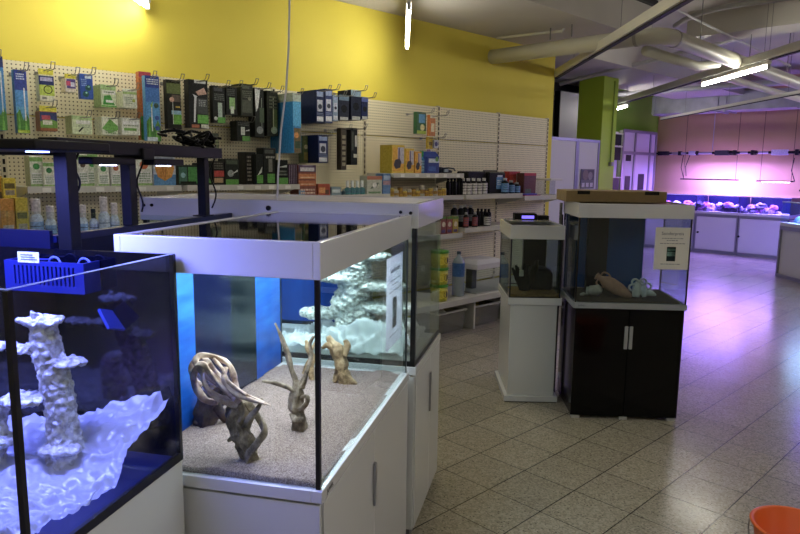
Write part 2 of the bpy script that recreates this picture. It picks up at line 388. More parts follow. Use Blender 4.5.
# ------------------------------------------------------------------ packages
PAL = {}
def pc(h, r=.35):
    k = 'print_'+h.strip('#')+('' if r == .35 else '_m')
    if k in MC: return MC[k]
    L = lin(h); lum = .3*L[0]+.6*L[1]+.1*L[2]
    m = mat(k, h, r, spec=.15 if lum < .03 else .4)
    nt, b, N, Lk = nodes(m)
    tc = N('ShaderNodeTexCoord'); n1 = N('ShaderNodeTexNoise'); n1.inputs['Scale'].default_value = 70; n1.inputs['Detail'].default_value = 5; n1.inputs['Roughness'].default_value = .7
    Lk(tc.outputs['Object'], n1.inputs['Vector'])
    rp = N('ShaderNodeValToRGB'); rp.color_ramp.elements[0].position = .36; rp.color_ramp.elements[1].position = .64
    g = .3*L[0]+.6*L[1]+.1*L[2]
    rp.color_ramp.elements[0].color = tuple(x*.66 for x in L[:3])+(1,)
    rp.color_ramp.elements[1].color = tuple(min(1, x*1.12+.16*g+.008) for x in L[:3])+(1,)
    Lk(n1.outputs[0], rp.inputs[0]); Lk(rp.outputs[0], b.inputs['Base Color'])
    return m
def art(parent, W, Hh, items, y=-.0006, name='front_print'):
    """flat printed areas on a carton front; items in 0..1 coordinates (x from the left, y from the bottom)"""
    b = MB(); ms = []; lay = 0
    for it in items:
        c = it[-1]
        if c not in ms: ms.append(c)
        mi = ms.index(c); lay += 1; yy = y-lay*.00025
        if it[0] == 'r':
            _, a0, b0, a1, b1, _c = it
            b.add([(a0*W, yy, b0*Hh), (a1*W, yy, b0*Hh), (a1*W, yy, b1*Hh), (a0*W, yy, b1*Hh)], [(0, 1, 2, 3)], mi)
        elif it[0] == 'p':
            pts = it[1]; b.add([(p*W, yy, q*Hh) for p, q in pts], [tuple(range(len(pts)))], mi)
        elif it[0] == 'd':
            _, cx, cy, rr, _c = it; R = rr*W
            b.add([(cx*W+R*cos(2*pi*k/16), yy, cy*Hh+R*sin(2*pi*k/16)) for k in range(16)], [tuple(range(16))], mi)
        elif it[0] == 'o':
            _, cx, cy, rr, _c = it; R = rr*W
            vs = [(cx*W+R*s*cos(2*pi*k/16), yy, cy*Hh+R*s*sin(2*pi*k/16)) for s in (1, .8) for k in range(16)]
            b.add(vs, [(k, (k+1) % 16, 16+(k+1) % 16, 16+k) for k in range(16)], mi)
    return b.build(name, [pc(c) for c in ms], parent)
def lines(x0, x1, y0, y1, n, c, seed=1):
    """rows of unreadably small print"""
    rr = random.Random(seed); out = []
    for k in range(n):
        yy = y1-(y1-y0)*(k+.5)/n; h = (y1-y0)/n*.28
        x = x0
        while x < x1-.03:
            w = rr.uniform(.05, .16); out.append(('r', x, yy-h, min(x1, x+w), yy+h, c)); x += w+.03
    return out
def hang(px, body, items, label, cat='package', Yf=4.52, dep=.10, group=None, name='hanging_package', header=None, hook=True, hx=.5, tip=.15, sidec=None):
    """a package hanging on a pegboard hook; px = (x0,y0,x1,y1) of its front"""
    x0, y0, x1, y1 = px; ym = (y0+y1)/2; xm = (x0+x1)/2
    a, b = onY(x0, ym, Yf).x, onY(x1, ym, Yf).x; zt, zb = onY(xm, y0, Yf).z, onY(xm, y1, Yf).z
    W, Hh = b-a, zt-zb
    t = thing(name, label, cat, (a, Yf, zb), 0, group)
    hh = Hh if not header else Hh*(1-header[0])
    MB().box(0, 0, 0, W, dep, hh).build('carton', pc(body), t, bevel=.0015)
    if sidec:
        MB().add([(-.0006, .002, 0), (-.0006, dep, 0), (-.0006, dep, hh), (-.0006, .002, hh)], [(0, 3, 2, 1)]).build('side_print', pc(sidec), t)
    if header:
        MB().box(0, .0, hh, W, .004, Hh).build('hanger_tab', pc(header[1]), t)
    art(t, W, Hh, items)
    if hook: peg_hook(a+W*hx, zt-.012, Yf-tip, label)
    return t
def peg_hook(x, z, ytip, what):
    h = MB()
    for dx, dz in ((-.011, 0), (.011, .0)):
        h.tube([(x+dx, WY-.001, z), (x+dx, ytip+.03, z), (x+dx, ytip+.012, z+.014), (x+dx, ytip, z+.038)], .0026, 6)
    h.tube([(x-.012, ytip, z+.038), (x+.012, ytip, z+.038)], .0028, 6)
    h.box(x-.014, WY-.006, z-.012, x+.014, WY-.001, z+.012)
    return tag(h.build('display_hook', WIRE), ' '.join(('steel double-wire peg hook holding the ' + what.split(',')[0]).split()[:15]), 'hook')
BL, NV, WT, GR, YW, BK = '#2f62b8', '#1c2d6b', '#e6e8e2', '#4f9a35', '#d8cf30', '#101211'
plants = [('p', [(.0, 0), (1, 0), (1, .22), (.8, .33), (.55, .2), (.3, .38), (0, .3)], '#3f7a2c'), ('p', [(.1, 0), (.2, .42), (.3, 0)], '#5fa838'), ('p', [(.6, 0), (.72, .3), (.85, 0)], '#6fb040')]
hang((-8, 56, 5, 130), '#3a86c4', [('r', 0, .85, 1, 1, NV)]+plants+[('r', .7, .25, .8, .8, '#cfd8dc')], 'tall blue box with dark fish cut off by the left edge', tip=.08)
hang((15.5, 70, 28, 133), '#5a9fd0', [('r', 0, .68, 1, 1, '#2a3f96'), ('r', 0, .42, 1, .68, '#4a8fd0')]+plants+[('r', .68, .2, .78, .72, '#e4e8ee')]+lines(.15, .8, .84, .95, 3, '#c8d2ee')+[('r', 0, 0, 1, .05, '#9fb82c')],
     'tall narrow blue box with a white rod and green plants, leftmost whole one', dep=.05)
hang((39, 69, 54, 101), '#e2e0c8', [('r', 0, .50, 1, .78, NV), ('r', .1, .62, .9, .74, '#b9b5dc'), ('r', 0, .17, 1, .5, '#b8cc4a'), ('o', .58, .36, .30, '#14161c'), ('r', .15, .05, .45, .12, '#8a8a80'), ('r', 0, .78, 1, .82, '#efe9c0')],
     'yellow-topped white and navy box with a black ring printed on it', header=(.18, YW), dep=.07)
hang((40, 106, 57, 131), '#9a5a34', [('r', 0, .12, 1, .75, '#27356f'), ('p', [(0, .12), (1, .12), (1, .4), (.5, .5), (0, .38)], '#6a9a3a'), ('r', .1, .45, .6, .62, '#b84a5a'), ('r', .15, .25, .7, .42, '#d8dac8')],
     'yellow-topped navy and green box with brown base, below the ring box', header=(.22, YW), dep=.09)
hang((65, 74, 76, 92), '#d8cfc0', [('r', .15, .2, .95, .72, '#5a4a90'), ('r', .1, .35, .5, .6, '#c84a6a'), ('r', .5, .3, .85, .55, '#d0d0e8')], 'tiny box with yellow top and purple print', header=(.25, YW), dep=.08)
hang((80, 74, 93, 99), '#2c55b0', [('r', .4, .82, .9, .93, '#c8d8f0'), ('d', .62, .45, .24, '#1f5a58'), ('d', .42, .2, .24, '#1f5a58'), ('d', .66, .5, .08, '#8fd0c0'), ('d', .46, .25, .08, '#8fd0c0')]+lines(.1, .5, .5, .8, 4, '#86a4e0', 3),
     'small blue box with two dark green spheres', dep=.04)
gw = lambda s: [('r', 0, .78, 1, 1, '#9fc27e'), ('r', .1, .58, .95, .74, '#eef0e6'), ('p', [(.1, .1), (.9, .1), (.6, .55), (.2, .5)], '#3f9a3a'), ('r', .3, .2, .8, .32, '#eef4e6'), ('r', 0, 0, 1, .07, '#5fa848')]+lines(.2, .9, .62, .72, 1, '#6a8a60', s)
hang((101, 85, 116, 107), '#cfdcb8', gw(1), 'green and white box with a leaf diagonal, upper hanging row', dep=.13, sidec='#8fb070')
hang((123, 89, 137, 108), '#dcdfcc', [('r', 0, .72, 1, .84, '#a8c878'), ('d', .75, .4, .12, '#a8b84c')]+lines(.15, .7, .2, .6, 4, '#9aa890', 4), 'pale white-green box with a small yellow spot, right of the leaf box', dep=.13, header=(.15, '#dfe5d2'))
hang((72, 116, 92, 134), '#cfdcb2', [('r', 0, .8, 1, 1, '#b4d090'), ('p', [(.35, .1), (.6, .38), (.52, .42), (.3, .16)], '#20281c'), ('r', .2, .55, .9, .75, '#e8ece0')]+lines(.3, .9, .35, .5, 2, '#8aa080', 5), 'pale green box with a black drop shape, lower hanging row', dep=.12, sidec='#a8be88')
hang((102, 117, 118, 135), '#dfe2d0', [('p', [(0, .35), (.5, .9), (1, .5), (1, .3), (.5, .1)], '#6fae4c')]+lines(.2, .9, .05, .3, 2, '#7a9a6a', 6), 'white box with a broad green swoosh, below the leaf box', dep=.13)
hang((122, 118, 140, 135), '#e0e2d6', [('r', .1, .25, .8, .4, '#78b050'), ('r', .05, .6, .9, .8, '#eef0ea')]+lines(.1, .9, .5, .6, 1, '#8a9a80', 7), 'white box with a green stripe, below the pale spot box', dep=.13)
hang((140, 72, 152, 140), '#c8743a', [('r', 0, .92, 1, 1, '#b03a4a'), ('r', 0, 0, 1, .35, '#4a8a34'), ('r', .3, .35, .6, .9, '#3f7a5c')], 'narrow orange and green tall box behind the big blue plant box', Yf=4.56, dep=.05, hook=False)
hang((146, 76, 160, 141), '#4c93cc', [('r', 0, .82, 1, 1, '#22409a'), ('r', 0, .6, 1, .82, '#3670bc')]+plants+[('r', .35, .15, .43, .55, '#d8e0d8'), ('p', [(.3, .55), (.5, .62), (.44, .5)], '#8fc050'), ('d', .72, .55, .17, '#2a4a3a'), ('d', .75, .36, .16, '#2c4f9c'), ('d', .75, .2, .16, '#2c4f9c'), ('r', .0, 0, .75, .06, '#c8d8e0')]+lines(.1, .9, .86, .96, 3, '#d0dcf2', 8),
     'big tall blue box with green plants and round pictures, tip over the lamp rail', Yf=4.48, dep=.05, tip=.06)
hang((167, 80, 181, 129), '#1a1c18', [('r', 0, .72, 1, .93, '#5a6a2a'), ('r', .1, .93, .8, 1, '#2a2c20'), ('r', .35, .56, .95, .7, '#5b4a3c'), ('d', .35, .6, .17, '#d0a48c'), ('r', .4, .42, .95, .52, '#26271f'), ('r', .6, .44, .9, .47, '#d8b830'), ('r', .3, .3, 1, .38, '#7fa8c0'), ('r', .4, .1, 1, .3, '#5fa02c'), ('r', .38, .1, .42, .55, '#c8ccc4')],
     'black box with a hand picture and green lower part, right of the blue plant box', dep=.05)
hang((189, 80, 208, 128), '#17191a', [('r', .3, .93, .9, 1, '#c8ccd0'), ('p', [(.35, .75), (.8, .85), (.95, .72), (.5, .68)], '#c8a090'), ('p', [(.2, .7), (.45, .66), (.4, .64), (.3, .12), (.22, .12), (.28, .64)], '#d8dade'), ('r', .42, .3, .95, .62, '#33383a'), ('r', .42, .1, 1, .28, '#57a032'), ('r', .6, .0, 1, .08, '#c4c8bc'), ('r', .1, .0, .5, .07, '#a8603c')]+lines(.5, .9, .45, .6, 4, '#9aa0a0', 9),
     'wide black box with a long white nozzle and green band', dep=.07)
blk = lambda s: [('r', .1, .86, .8, .95, '#3c4048'), ('r', .4, .12, .75, .55, '#a8bcb0'), ('r', .35, 0, 1, .16, '#57a032'), ('d', .2, .12, .14, '#c8ccc8')]+lines(.1, .9, .6, .8, 4, '#5a605c', s)
hang((213, 86, 225, 123), '#1a1d1b', blk(10), 'black box with a pale cylinder picture, first of the narrow pair', dep=.05)
hang((226, 86, 237, 115), '#1a1d1b', [('r', .3, .2, .8, .6, '#8fc070'), ('r', .4, .05, .7, .3, '#d0dccc')]+lines(.1, .8, .65, .9, 4, '#4a504c', 11), 'black box with a pale green cylinder, second of the narrow pair', dep=.05)
hang((241, 84, 253, 116), '#2b3026', [('r', .1, .1, .9, .5, '#3c4430'), ('d', .7, .55, .14, '#70745c'), ('r', .1, .85, .7, .97, '#4a5440')]+lines(.1, .9, .55, .8, 4, '#565c4a', 12), 'dull olive-black box left of the white blister pack', dep=.14)
hang((237, 121, 250, 141), '#161a16', [('r', .3, .3, .6, .7, '#c8d0c8'), ('r', .4, .0, 1, .25, '#4f8f30'), ('p', [(.6, .5), (.95, .6), (.95, .52)], '#d8dcd8')]+lines(.1, .9, .75, .95, 2, '#5a605a', 13), 'small black box with a white block picture below the narrow pair', dep=.10)
hang((255, 88, 264, 137), '#202420', [('p', [(0, .98), (.6, .98), (.5, .8), (.35, .6), (.1, .5)], '#e0e2e0'), ('d', .5, .14, .36, '#8a9090'), ('r', .7, .2, .76, .8, '#8a9a8a'), ('r', .5, .3, 1, .6, '#44583a')], 'black blister pack with bright white film at its top', dep=.10)
hang((267, 91, 278, 136), '#23261c', [('r', .5, .1, .9, .6, '#5a6a34'), ('d', .62, .13, .28, '#9aa88a'), ('r', .55, .15, .6, .85, '#c8c8b0')]+lines(.2, .9, .6, .9, 4, '#60644e', 14), 'olive-black pack with a clear ball, left of the large blue box', dep=.10)
# large sky-blue box seen mostly from its side
def side_box():
    a, b = onY(293, 120, 4.36).x, onY(301, 120, 4.36).x; zt, zb = onY(296, 93, 4.36).z, onY(296, 153, 4.36).z
    t = thing('hanging_package', 'large sky-blue carton hanging side-on in the middle of the pegboard', 'package', (a, 4.36, zb))
    W, Hh = b-a, zt-zb
    MB().box(0, 0, 0, W, .32, Hh).build('carton', pc('#1f7fc0'), t, bevel=.002)
    MB().add([(-.0008, 0, Hh*.86), (-.0008, .32, Hh*.86), (-.0008, .32, Hh), (-.0008, 0, Hh)], [(0, 3, 2, 1)]).build('side_print', pc('#a9b4a4'), t)
    art(t, W, Hh, [('r', 0, .86, 1, 1, '#b8c4b8'), ('r', 0, .45, 1, .86, '#48a8dc'), ('r', .1, .0, .95, .42, '#6a5a30'), ('d', .4, .3, .3, '#d08a40'), ('r', .2, .08, .9, .2, '#2c4a2c')])
    peg_hook(a+W*.5, zt-.01, 4.28, 'large sky-blue carton in the middle')
side_box()
navy = lambda s: [('r', .1, .8, .9, .95, '#8fa0c8'), ('r', .15, .35, .8, .7, '#b8bccb'), ('d', .5, .5, .25, '#2a3048'), ('r', .1, .05, .9, .2, '#c8ccd0')]+lines(.1, .9, .22, .32, 2, '#7a88a8', s)
for k, (q, lab, dp) in enumerate((((316, 90, 324, 123), 'first navy and white pack in the upper row, on a deep dark stack', .26), ((325, 89, 332.5, 123), 'second navy and white pack in the upper row', .2),
                         ((333, 95, 338, 121), 'slim pale blue pack in the upper row', .1), ((339, 95, 349, 120), 'dark pack with a grey window in the upper row', .16),
                         ((351, 90, 361, 120), 'tall dark pack with a pale blue header in the upper row', .18), ((361.5, 97, 368, 119), 'last small dark blue pack at the end of the upper row', .12))):
    hang(q, ('#1d2a52', '#22356c', '#8aa0b4', '#23283a', '#20263a', '#1f2850')[k], navy(20+k) if k < 3 else [('r', 0, .78, 1, 1, ('#5a7488', '#7a94a8', '#5060a0')[k-3]), ('d', .5, .45, .3, '#0f1218'), ('r', .1, .0, .9, .12, '#a8aca8')], lab, Yf=4.40, dep=dp, tip=.14)
hang((318, 135, 328, 163), '#1c2c5c', navy(30), 'navy pack with a white picture in the lower row', Yf=4.42, dep=.24, tip=.12)
hang((341, 128, 346.5, 170), '#3a3022', [('r', .2, .1+.13*k, .8, .18+.13*k, '#8a8468') for k in range(6)], 'long dark brown strip pack in the lower row', Yf=4.44, dep=.06, tip=.1)
hang((351, 128, 357.5, 165), '#1c1f22', [('r', .6, .5, .9, .8, '#c8c8c0'), ('r', .4, .2, .9, .3, '#c8c4b0'), ('r', .1, .4, .4, .9, '#3a4038')], 'long black strip pack at the end of the lower row', Yf=4.44, dep=.08, tip=.16)
hang((303, 136, 309, 163), '#5a6a3c', [('r', .2, .1, .8, .4, '#9a8a40'), ('d', .5, .6, .3, '#c8c098')], 'olive pack between the blue carton and the navy pack', Yf=4.56, dep=.06, hook=False)
hang((417, 112, 426, 134), '#245a34', [('r', .2, .5, .9, .9, '#5a9ad0'), ('d', .6, .3, .25, '#e0d8a0'), ('r', 0, 0, 1, .15, '#a8c040')], 'green hanging pack alone at the centre of the right pegboard', Yf=4.50, dep=.05, tip=.16)
hang((430, 115, 435.5, 136), '#c87838', [('r', .2, .2, .8, .6, '#e8d8b0'), ('r', 0, .85, 1, 1, '#d8d0b8')], 'slim orange hanging pack beside the green one', Yf=4.46, dep=.04, tip=.2)
hang((428, 137, 433, 149), '#d8b828', [('r', .2, .3, .8, .6, '#8a6a20')], 'little yellow pack low on the right pegboard', Yf=4.56, dep=.03, tip=.2)
hang((434, 140, 438.5, 148), '#c8ccd8', [('d', .5, .5, .35, '#3a3a80')], 'little pale pack with a purple dot above the blue jug', Yf=4.54, dep=.03, hook=False)
# black bags of tubing hanging low
hang((209, 133, 219, 155), '#2a3826', [('r', .2, .3, .9, .8, '#50603c')]+lines(.1, .9, .1, .9, 5, '#8a9474', 41), 'dark green pouch behind the top of the right lamp post', dep=.05, tip=.05, hook=False)

def stand(px, Yf, zb, body, items, label, dep=.1, cat='box', name='product_box', group=None, sidec=None):
    x0, y0, x1, y1 = px; xm = (x0+x1)/2
    a, b = onY(x0, (y0+y1)/2, Yf).x, onY(x1, (y0+y1)/2, Yf).x; zt = onY(xm, y0, Yf).z
    W, Hh = b-a, max(.02, zt-zb)
    t = thing(name, label, cat, (a, Yf, zb), 0, group)
    MB().box(0, 0, 0, W, dep, Hh).build('carton', pc(body), t, bevel=.0015)
    if sidec: MB().add([(-.0006, .002, .002), (-.0006, dep, .002), (-.0006, dep, Hh), (-.0006, .002, Hh)], [(0, 3, 2, 1)]).build('side_print', pc(sidec), t)
    art(t, W, Hh, items); return t
gb = lambda s, c='#3f9a4a': [('r', 0, .82, 1, .96, '#7fae60'), ('d', .5, .66, .26, c), ('r', .1, .1, .9, .45, '#eef0ea'), ('r', 0, 0, 1, .08, '#8fb46a')]+lines(.15, .85, .12, .42, 4, '#8aa284', s)
ZA = 1.4675
stand((30, 156, 43, 186), 4.40, ZA, '#dfe4d4', gb(50), 'green and white box with a green dot, first on the left shelf', .1, sidec='#b9c6a2')
stand((43.5, 162, 55, 187), 4.37, ZA, '#dfe2d2', gb(51, '#2f7a44'), 'shorter green and white box beside the lamp post, left of it', .1)
stand((78, 154, 88, 187), 4.37, ZA, '#e2e2da', gb(52, '#5a4a3a'), 'white box with a brown dot just right of the thick lamp post', .1)
stand((86.5, 153, 98, 187), 4.44, ZA, '#e0e4d8', gb(53), 'taller green and white box behind the dotted ones', .08)
stand((98, 160, 109, 187), 4.37, ZA, '#dde2d0', gb(54, '#3a9048'), 'green and white box with a large green dot in the middle of the shelf', .1)
stand((111, 159, 121, 187), 4.37, ZA, '#e2e2da', gb(55, '#b05a3c'), 'green and white box with a red-brown dot left of the second post', .1)
stand((136, 154, 152, 186), 4.37, ZA, '#dfe4d8', gb(56, '#d06a3a'), 'green and white box with an orange dot right of the second post', .1)
stand((66, 158, 77, 187), 4.40, ZA, '#e0e3d6', gb(71), 'green and white box mostly hidden behind the thick lamp post', .1)
stand((122, 156, 135, 187), 4.40, ZA, '#dfe2d4', gb(72, '#2f8a50'), 'green and white box hidden behind the second lamp post', .1)
stand((199, 163, 212, 184), 4.38, ZA, '#1a2018', [('r', .1, .1, .9, .3, '#4f8a34'), ('d', .5, .6, .2, '#8a9a90')], 'dark box behind the third lamp post', .1)
stand((153.5, 156, 175.5, 185), 4.36, ZA, '#c9ccd4', [('r', 0, 0, 1, .38, '#4a7fb0'), ('r', 0, .38, 1, .85, '#b9c0cc'), ('p', [(.5, .16), (.82, .3), (.95, .6), (.8, .82), (.55, .72), (.5, .62)], '#d8973c'), ('p', [(.5, .16), (.5, .62), (.42, .74), (.2, .8), (.06, .6), (.18, .3)], '#c8862e'), ('p', [(.48, .2), (.52, .2), (.6, .75), (.56, .75)], '#a8661e'), ('p', [(.48, .2), (.4, .75), (.36, .72)], '#a8661e'), ('r', .1, .9, .9, .96, '#8a94a4')],
      'white and blue box with an orange scallop shell picture', .06)
stand((178, 165, 198, 183), 4.37, ZA, '#1e2a20', [('r', .05, .1, .45, .9, '#3a6a58'), ('r', .5, .1, .95, .9, '#3f8a3c'), ('d', .25, .5, .12, '#8ab8c0'), ('r', .1, .1, .9, .2, '#0d120d')], 'low dark green box with two picture panels, before the third post', .09)
stand((213, 161, 224, 184), 4.37, ZA, '#201e1c', [('r', .1, .35, 1, .6, '#b03228'), ('r', .1, .1, .9, .3, '#a88a60')]+lines(.1, .9, .65, .95, 3, '#5a5a50', 58), 'dark box with a red stripe right of the third post', .1)
stand((225, 159, 239, 184), 4.37, ZA, '#1c211c', [('r', .05, .0, .95, .22, '#4f9030'), ('d', .4, .45, .22, '#8a928e'), ('p', [(.4, .4), (.9, .6), (.9, .52)], '#c8ccc8'), ('r', .1, .8, .9, .95, '#3c4a34')], 'black box with a grey disc and green base', .1)
stand((246, 152, 256, 184), 4.40, ZA, '#171717', lines(.1, .5, .1, .9, 7, '#7a7468', 59), 'tall black box with faded print at the start of the black group', .12)
stand((256, 154, 263, 184), 4.36, ZA, '#181b18', [('r', .1, .05, 1, .32, '#4f9030'), ('p', [(.2, .3), (.9, .6), (.8, .4)], '#c0c4bc')], 'slim black box with a green corner in the black group', .1)
stand((263.5, 148, 276, 184), 4.37, ZA, '#151815', [('r', .3, .05, .9, .3, '#4f9030'), ('r', .4, .35, .7, .7, '#6a6a60'), ('r', .1, .85, .8, .95, '#3a4038')]+lines(.2, .9, .7, .8, 1, '#8a8c80', 60), 'tallest black box of the black group on the middle shelf', .1)
stand((276.5, 160, 288, 184), 4.36, ZA, '#141814', [('r', .1, .0, 1, .28, '#4f9030'), ('p', [(.1, .7), (.9, .8), (.9, .7)], '#b8bcb4')]+lines(.2, .9, .35, .6, 2, '#6a7064', 61), 'black box with green base behind the pale hanging cord', .1)
stand((288.5, 164, 298, 183), 4.36, ZA, '#3a2438', [('r', .08+.18*k, .05, .14+.18*k, .95, '#8a7a90') for k in range(5)], 'dark purple box with pale upright stripes', .1)
ob = stand((298.5, 165, 316, 193), 4.345, 1.376, '#7a3f34', [('r', 0, .78, 1, 1, '#4a2c50'), ('r', .1, .8, .9, .92, '#c8c4c8'), ('r', 0, .55, 1, .72, '#c87a44'), ('r', 0, .32, 1, .5, '#b86a3a'), ('r', .0, .0, 1, .28, '#8a4a3c'), ('r', .1, .58, .9, .62, '#d8b48c'), ('r', .1, .36, .9, .4, '#d8a880'), ('r', .0, .0, .35, .2, '#6a8aa8'), ('r', .2, .96, .8, 1, '#9a8aa0')]+lines(.1, .9, .05, .25, 2, '#d8b8a0', 62), 'tall purple-topped carton with orange bands, standing at the shelf gap', .12)
stand((318, 184, 330, 193), 4.36, 1.376, '#a84a28', [('r', .1, .2, .6, .7, '#d89858'), ('r', .6, .1, .9, .5, '#5a3a20')], 'small orange-brown carton right of the tall banded carton', .08)
stand((331.5, 187, 341, 193.6), 4.36, 1.376, '#7a9098', [('r', .1, .3, .9, .7, '#c8d4d8')], 'low grey-blue carton on the shelf beside the spray bottles', .08)
stand((367, 176, 382, 194), 4.36, 1.3755, '#b8bca8', [('r', 0, .8, 1, 1, '#b06a4a'), ('p', [(.2, .3), (.5, .6), (.8, .65), (.6, .35)], '#5a6a58'), ('d', .5, .5, .14, '#e4e4dc'), ('r', .1, .05, .9, .15, '#6a8a60')], 'pale carton with a bird-like dark shape next to the blue carton', .1)
stand((383, 173.5, 390.5, 194), 4.36, 1.3755, '#5a7fb0', [('r', 0, .45, 1, .65, '#b08a90'), ('r', .1, .7, .9, .9, '#a8c0dc')], 'narrow light blue carton left of the small yellow cans', .1)
# cat-yellow cartons on the upper shelf
yb = lambda: [('r', .05, .08, .95, .9, '#d9a226'), ('r', .45, .35, .95, .92, '#b8b4c0'), ('p', [(.12, .3), (.3, .15), (.65, .2), (.75, .4), (.6, .52), (.25, .48)], '#3d3a44'), ('r', .5, .5, .6, .9, '#4a3a70')]
ZC = 1.5605
stand((392, 145, 404.5, 171), 4.36, ZC, '#d8b428', yb(), 'largest yellow carton with a dark stone picture on the upper shelf', .16, sidec='#b09a18')
stand((405.5, 148.5, 414, 171), 4.36, ZC, '#d8b428', yb(), 'middle yellow carton with a dark stone picture', .14)
stand((415, 151.5, 421.5, 171), 4.36, ZC, '#d89a30', yb(), 'smallest yellow-orange carton with a dark stone picture', .12)
# left-edge products
ZL = 1.1105
stand((3, 178, 16, 195), 4.36, 1.3005, '#d8c22c', [('d', .5, .35, .33, '#6a5a4a'), ('r', .1, .72, .9, .86, '#6a5a20'), ('r', .15, .55, .85, .68, '#8a8478')], 'yellow carton with a round brown picture at the left edge', .1)
stand((-6, 176, 2.5, 196), 4.40, 1.3005, '#d8a82c', [('r', .2, .3, .9, .6, '#6a5a30')], 'amber carton cut off by the left edge', .1)
stand((0.5, 199, 14, 218), 4.22, ZL, '#c88a2c', [('r', .1, .2, .9, .5, '#b8b0a4'), ('d', .5, .7, .25, '#d8a040')]+lines(.15, .85, .25, .45, 2, '#6a5a40', 64), 'orange carton on the lower left shelf', .1)
stand((15.5, 198, 28, 216), 4.26, ZL, '#c8b428', [('r', .15, .1, .85, .5, '#a8a490'), ('r', .1, .6, .9, .72, '#6a6a30')], 'yellow carton with a grey label beside the pale blue bottles', .1)

# ------------------------------------------------------------------ bottles (lathe)
def bottle(px, Yf, zb, bodyc, capc, labc, label, group=None, cr_=.5, r=None, name='bottle', square=False, neck=.72, cat='bottle', labz=(.12, .62)):
    x0, y0, x1 = px; xm = (x0+x1)/2
    a, b = onY(x0, y0, Yf).x, onY(x1, y0, Yf).x; zt = onY(xm, y0, Yf).z; Hh = max(zt-zb, .02); R = (b-a)/2
    t = thing(name, label, cat, ((a+b)/2, Yf+R, zb), 0, group)
    h1 = Hh*neck
    MB().lathe([(R*.94, 0), (R, .004), (R, h1*.86), (R*.8, h1*.95), (R*cr_*.9, h1), (R*cr_*.85, h1+.004)], 16).build('body', pc(bodyc), t, smooth=True)
    MB().lathe([(R*cr_, h1+.0045), (R*cr_*1.04, Hh*.985), (R*cr_*.9, Hh)], 14).build('cap', pc(capc), t, smooth=False)
    if labc:
        w = MB(); n = 16
        vs = [((R+.0006)*cos(2*pi*k/n), (R+.0006)*sin(2*pi*k/n), z) for z in (h1*labz[0], h1*labz[1]*1.3) for k in range(n)]
        w.add(vs, [(k, (k+1) % n, n+(k+1) % n, n+k) for k in range(n)]); w.build('paper_label', pc(labc), t, smooth=True)
        if R > .012:
            e = MB()
            for s in (.3, .55, .8):
                z = h1*(labz[0]+(labz[1]*1.3-labz[0])*s)
                vs = [((R+.0012)*cos(th), (R+.0012)*sin(th), z+dz) for dz in (-.0025, .0025) for th in [pi*1.05+pi*.7*k/6 for k in range(7)]]
                e.add(vs, [(k, k+1, 8+k, 7+k) for k in range(6)])
            e.build('printed_lines', pc('#4a5a78' if bodyc != '#0d0d0f' else '#20242c'), t)
    return t
pb = '#c4cfe0'
bottle((30, 199, 44), 4.22, ZL, pb, '#cfc9c8', '#8fb0dc', 'large pale blue bottle with a broad cap, first from the left', cr_=.68, neck=.68)
bottle((45.5, 206, 57), 4.20, ZL, pb, '#cfc9c8', '#7fa4d4', 'shorter pale blue bottle just left of the thick lamp post', cr_=.68, neck=.68)
bottle((79, 205, 88.5), 4.20, ZL, pb, '#cfc9c8', '#8fb0dc', 'pale blue bottle just right of the thick lamp post', cr_=.68, neck=.68)
bottle((90, 209, 99), 4.24, ZL, '#b9c4dc', '#23303c', '#a8b4dc', 'short blue-lit bottle with a dark cap between the pale ones')
bottle((99.5, 197, 110.5), 4.21, ZL, pb, '#d4cecd', '#b8c4dc', 'tallest pale blue bottle between the two lamp posts', cr_=.68, neck=.68)
bottle((111, 203, 120), 4.21, ZL, pb, '#cfc9c8', '#b0bcd8', 'pale blue bottle partly behind the second lamp post', cr_=.68, neck=.68)
for k in range(4):
    bottle((347+4.9*k, 180.5, 351.6+4.9*k), 4.37, 1.3755, '#2f6a70', '#dfe4e2', '#3f8a8c', 'small teal spray bottle with a white nozzle', 'teal spray bottles on the shelf', neck=.5)
for k in range(2):
    bottle((339.5+3.6*k, 189.5, 342.6+3.6*k), 4.36, 1.3755, '#2a4a58', '#a8b4b4', None, 'tiny dark teal pot left of the spray bottles', 'tiny teal pots', neck=.7)
def can(px, Yf, zb, c, c2, label, group):
    x0, y0, x1 = px; a, b = onY(x0, y0, Yf).x, onY(x1, y0, Yf).x; Hh = max(.02, onY((x0+x1)/2, y0, Yf).z-zb); R = (b-a)/2
    t = thing('food_can', label, 'can', ((a+b)/2, Yf+R, zb), 0, group)
    MB().lathe([(R*.96, 0), (R, .003), (R, Hh*.86), (R*.96, Hh*.88)], 14).build('body', pc(c), t, smooth=True)
    MB().lathe([(R*1.02, Hh*.885), (R*1.02, Hh*.985), (R*.96, Hh)], 14).build('lid', pc(c2), t)
    n = 14; w = MB(); w.add([((R+.0006)*cos(2*pi*k/n), (R+.0006)*sin(2*pi*k/n), z) for z in (Hh*.25, Hh*.62) for k in range(n)], [(k, (k+1) % n, n+(k+1) % n, n+k) for k in range(n)])
    w.build('paper_label', pc('#a8802c'), t, smooth=True)
    return t
rr = random.Random(5)
for k in range(13):
    x = 391.5+4.35*k; h = (188, 190.5, 187.2, 191, 189.5, 188.6, 190.6, 185.5, 190, 188.2, 187.8, 189.2, 188.4)[k]
    can((x, h, x+3.9), 4.35+.01*(k % 3), 1.3455, ('#c8a428', '#b9b4a0', '#c89c24')[k % 3], ('#d8c46a', '#d9d2c0', '#7a5a28')[k % 3], 'small yellow tin of fish food in the row below the yellow cartons', 'small yellow tins in a row')
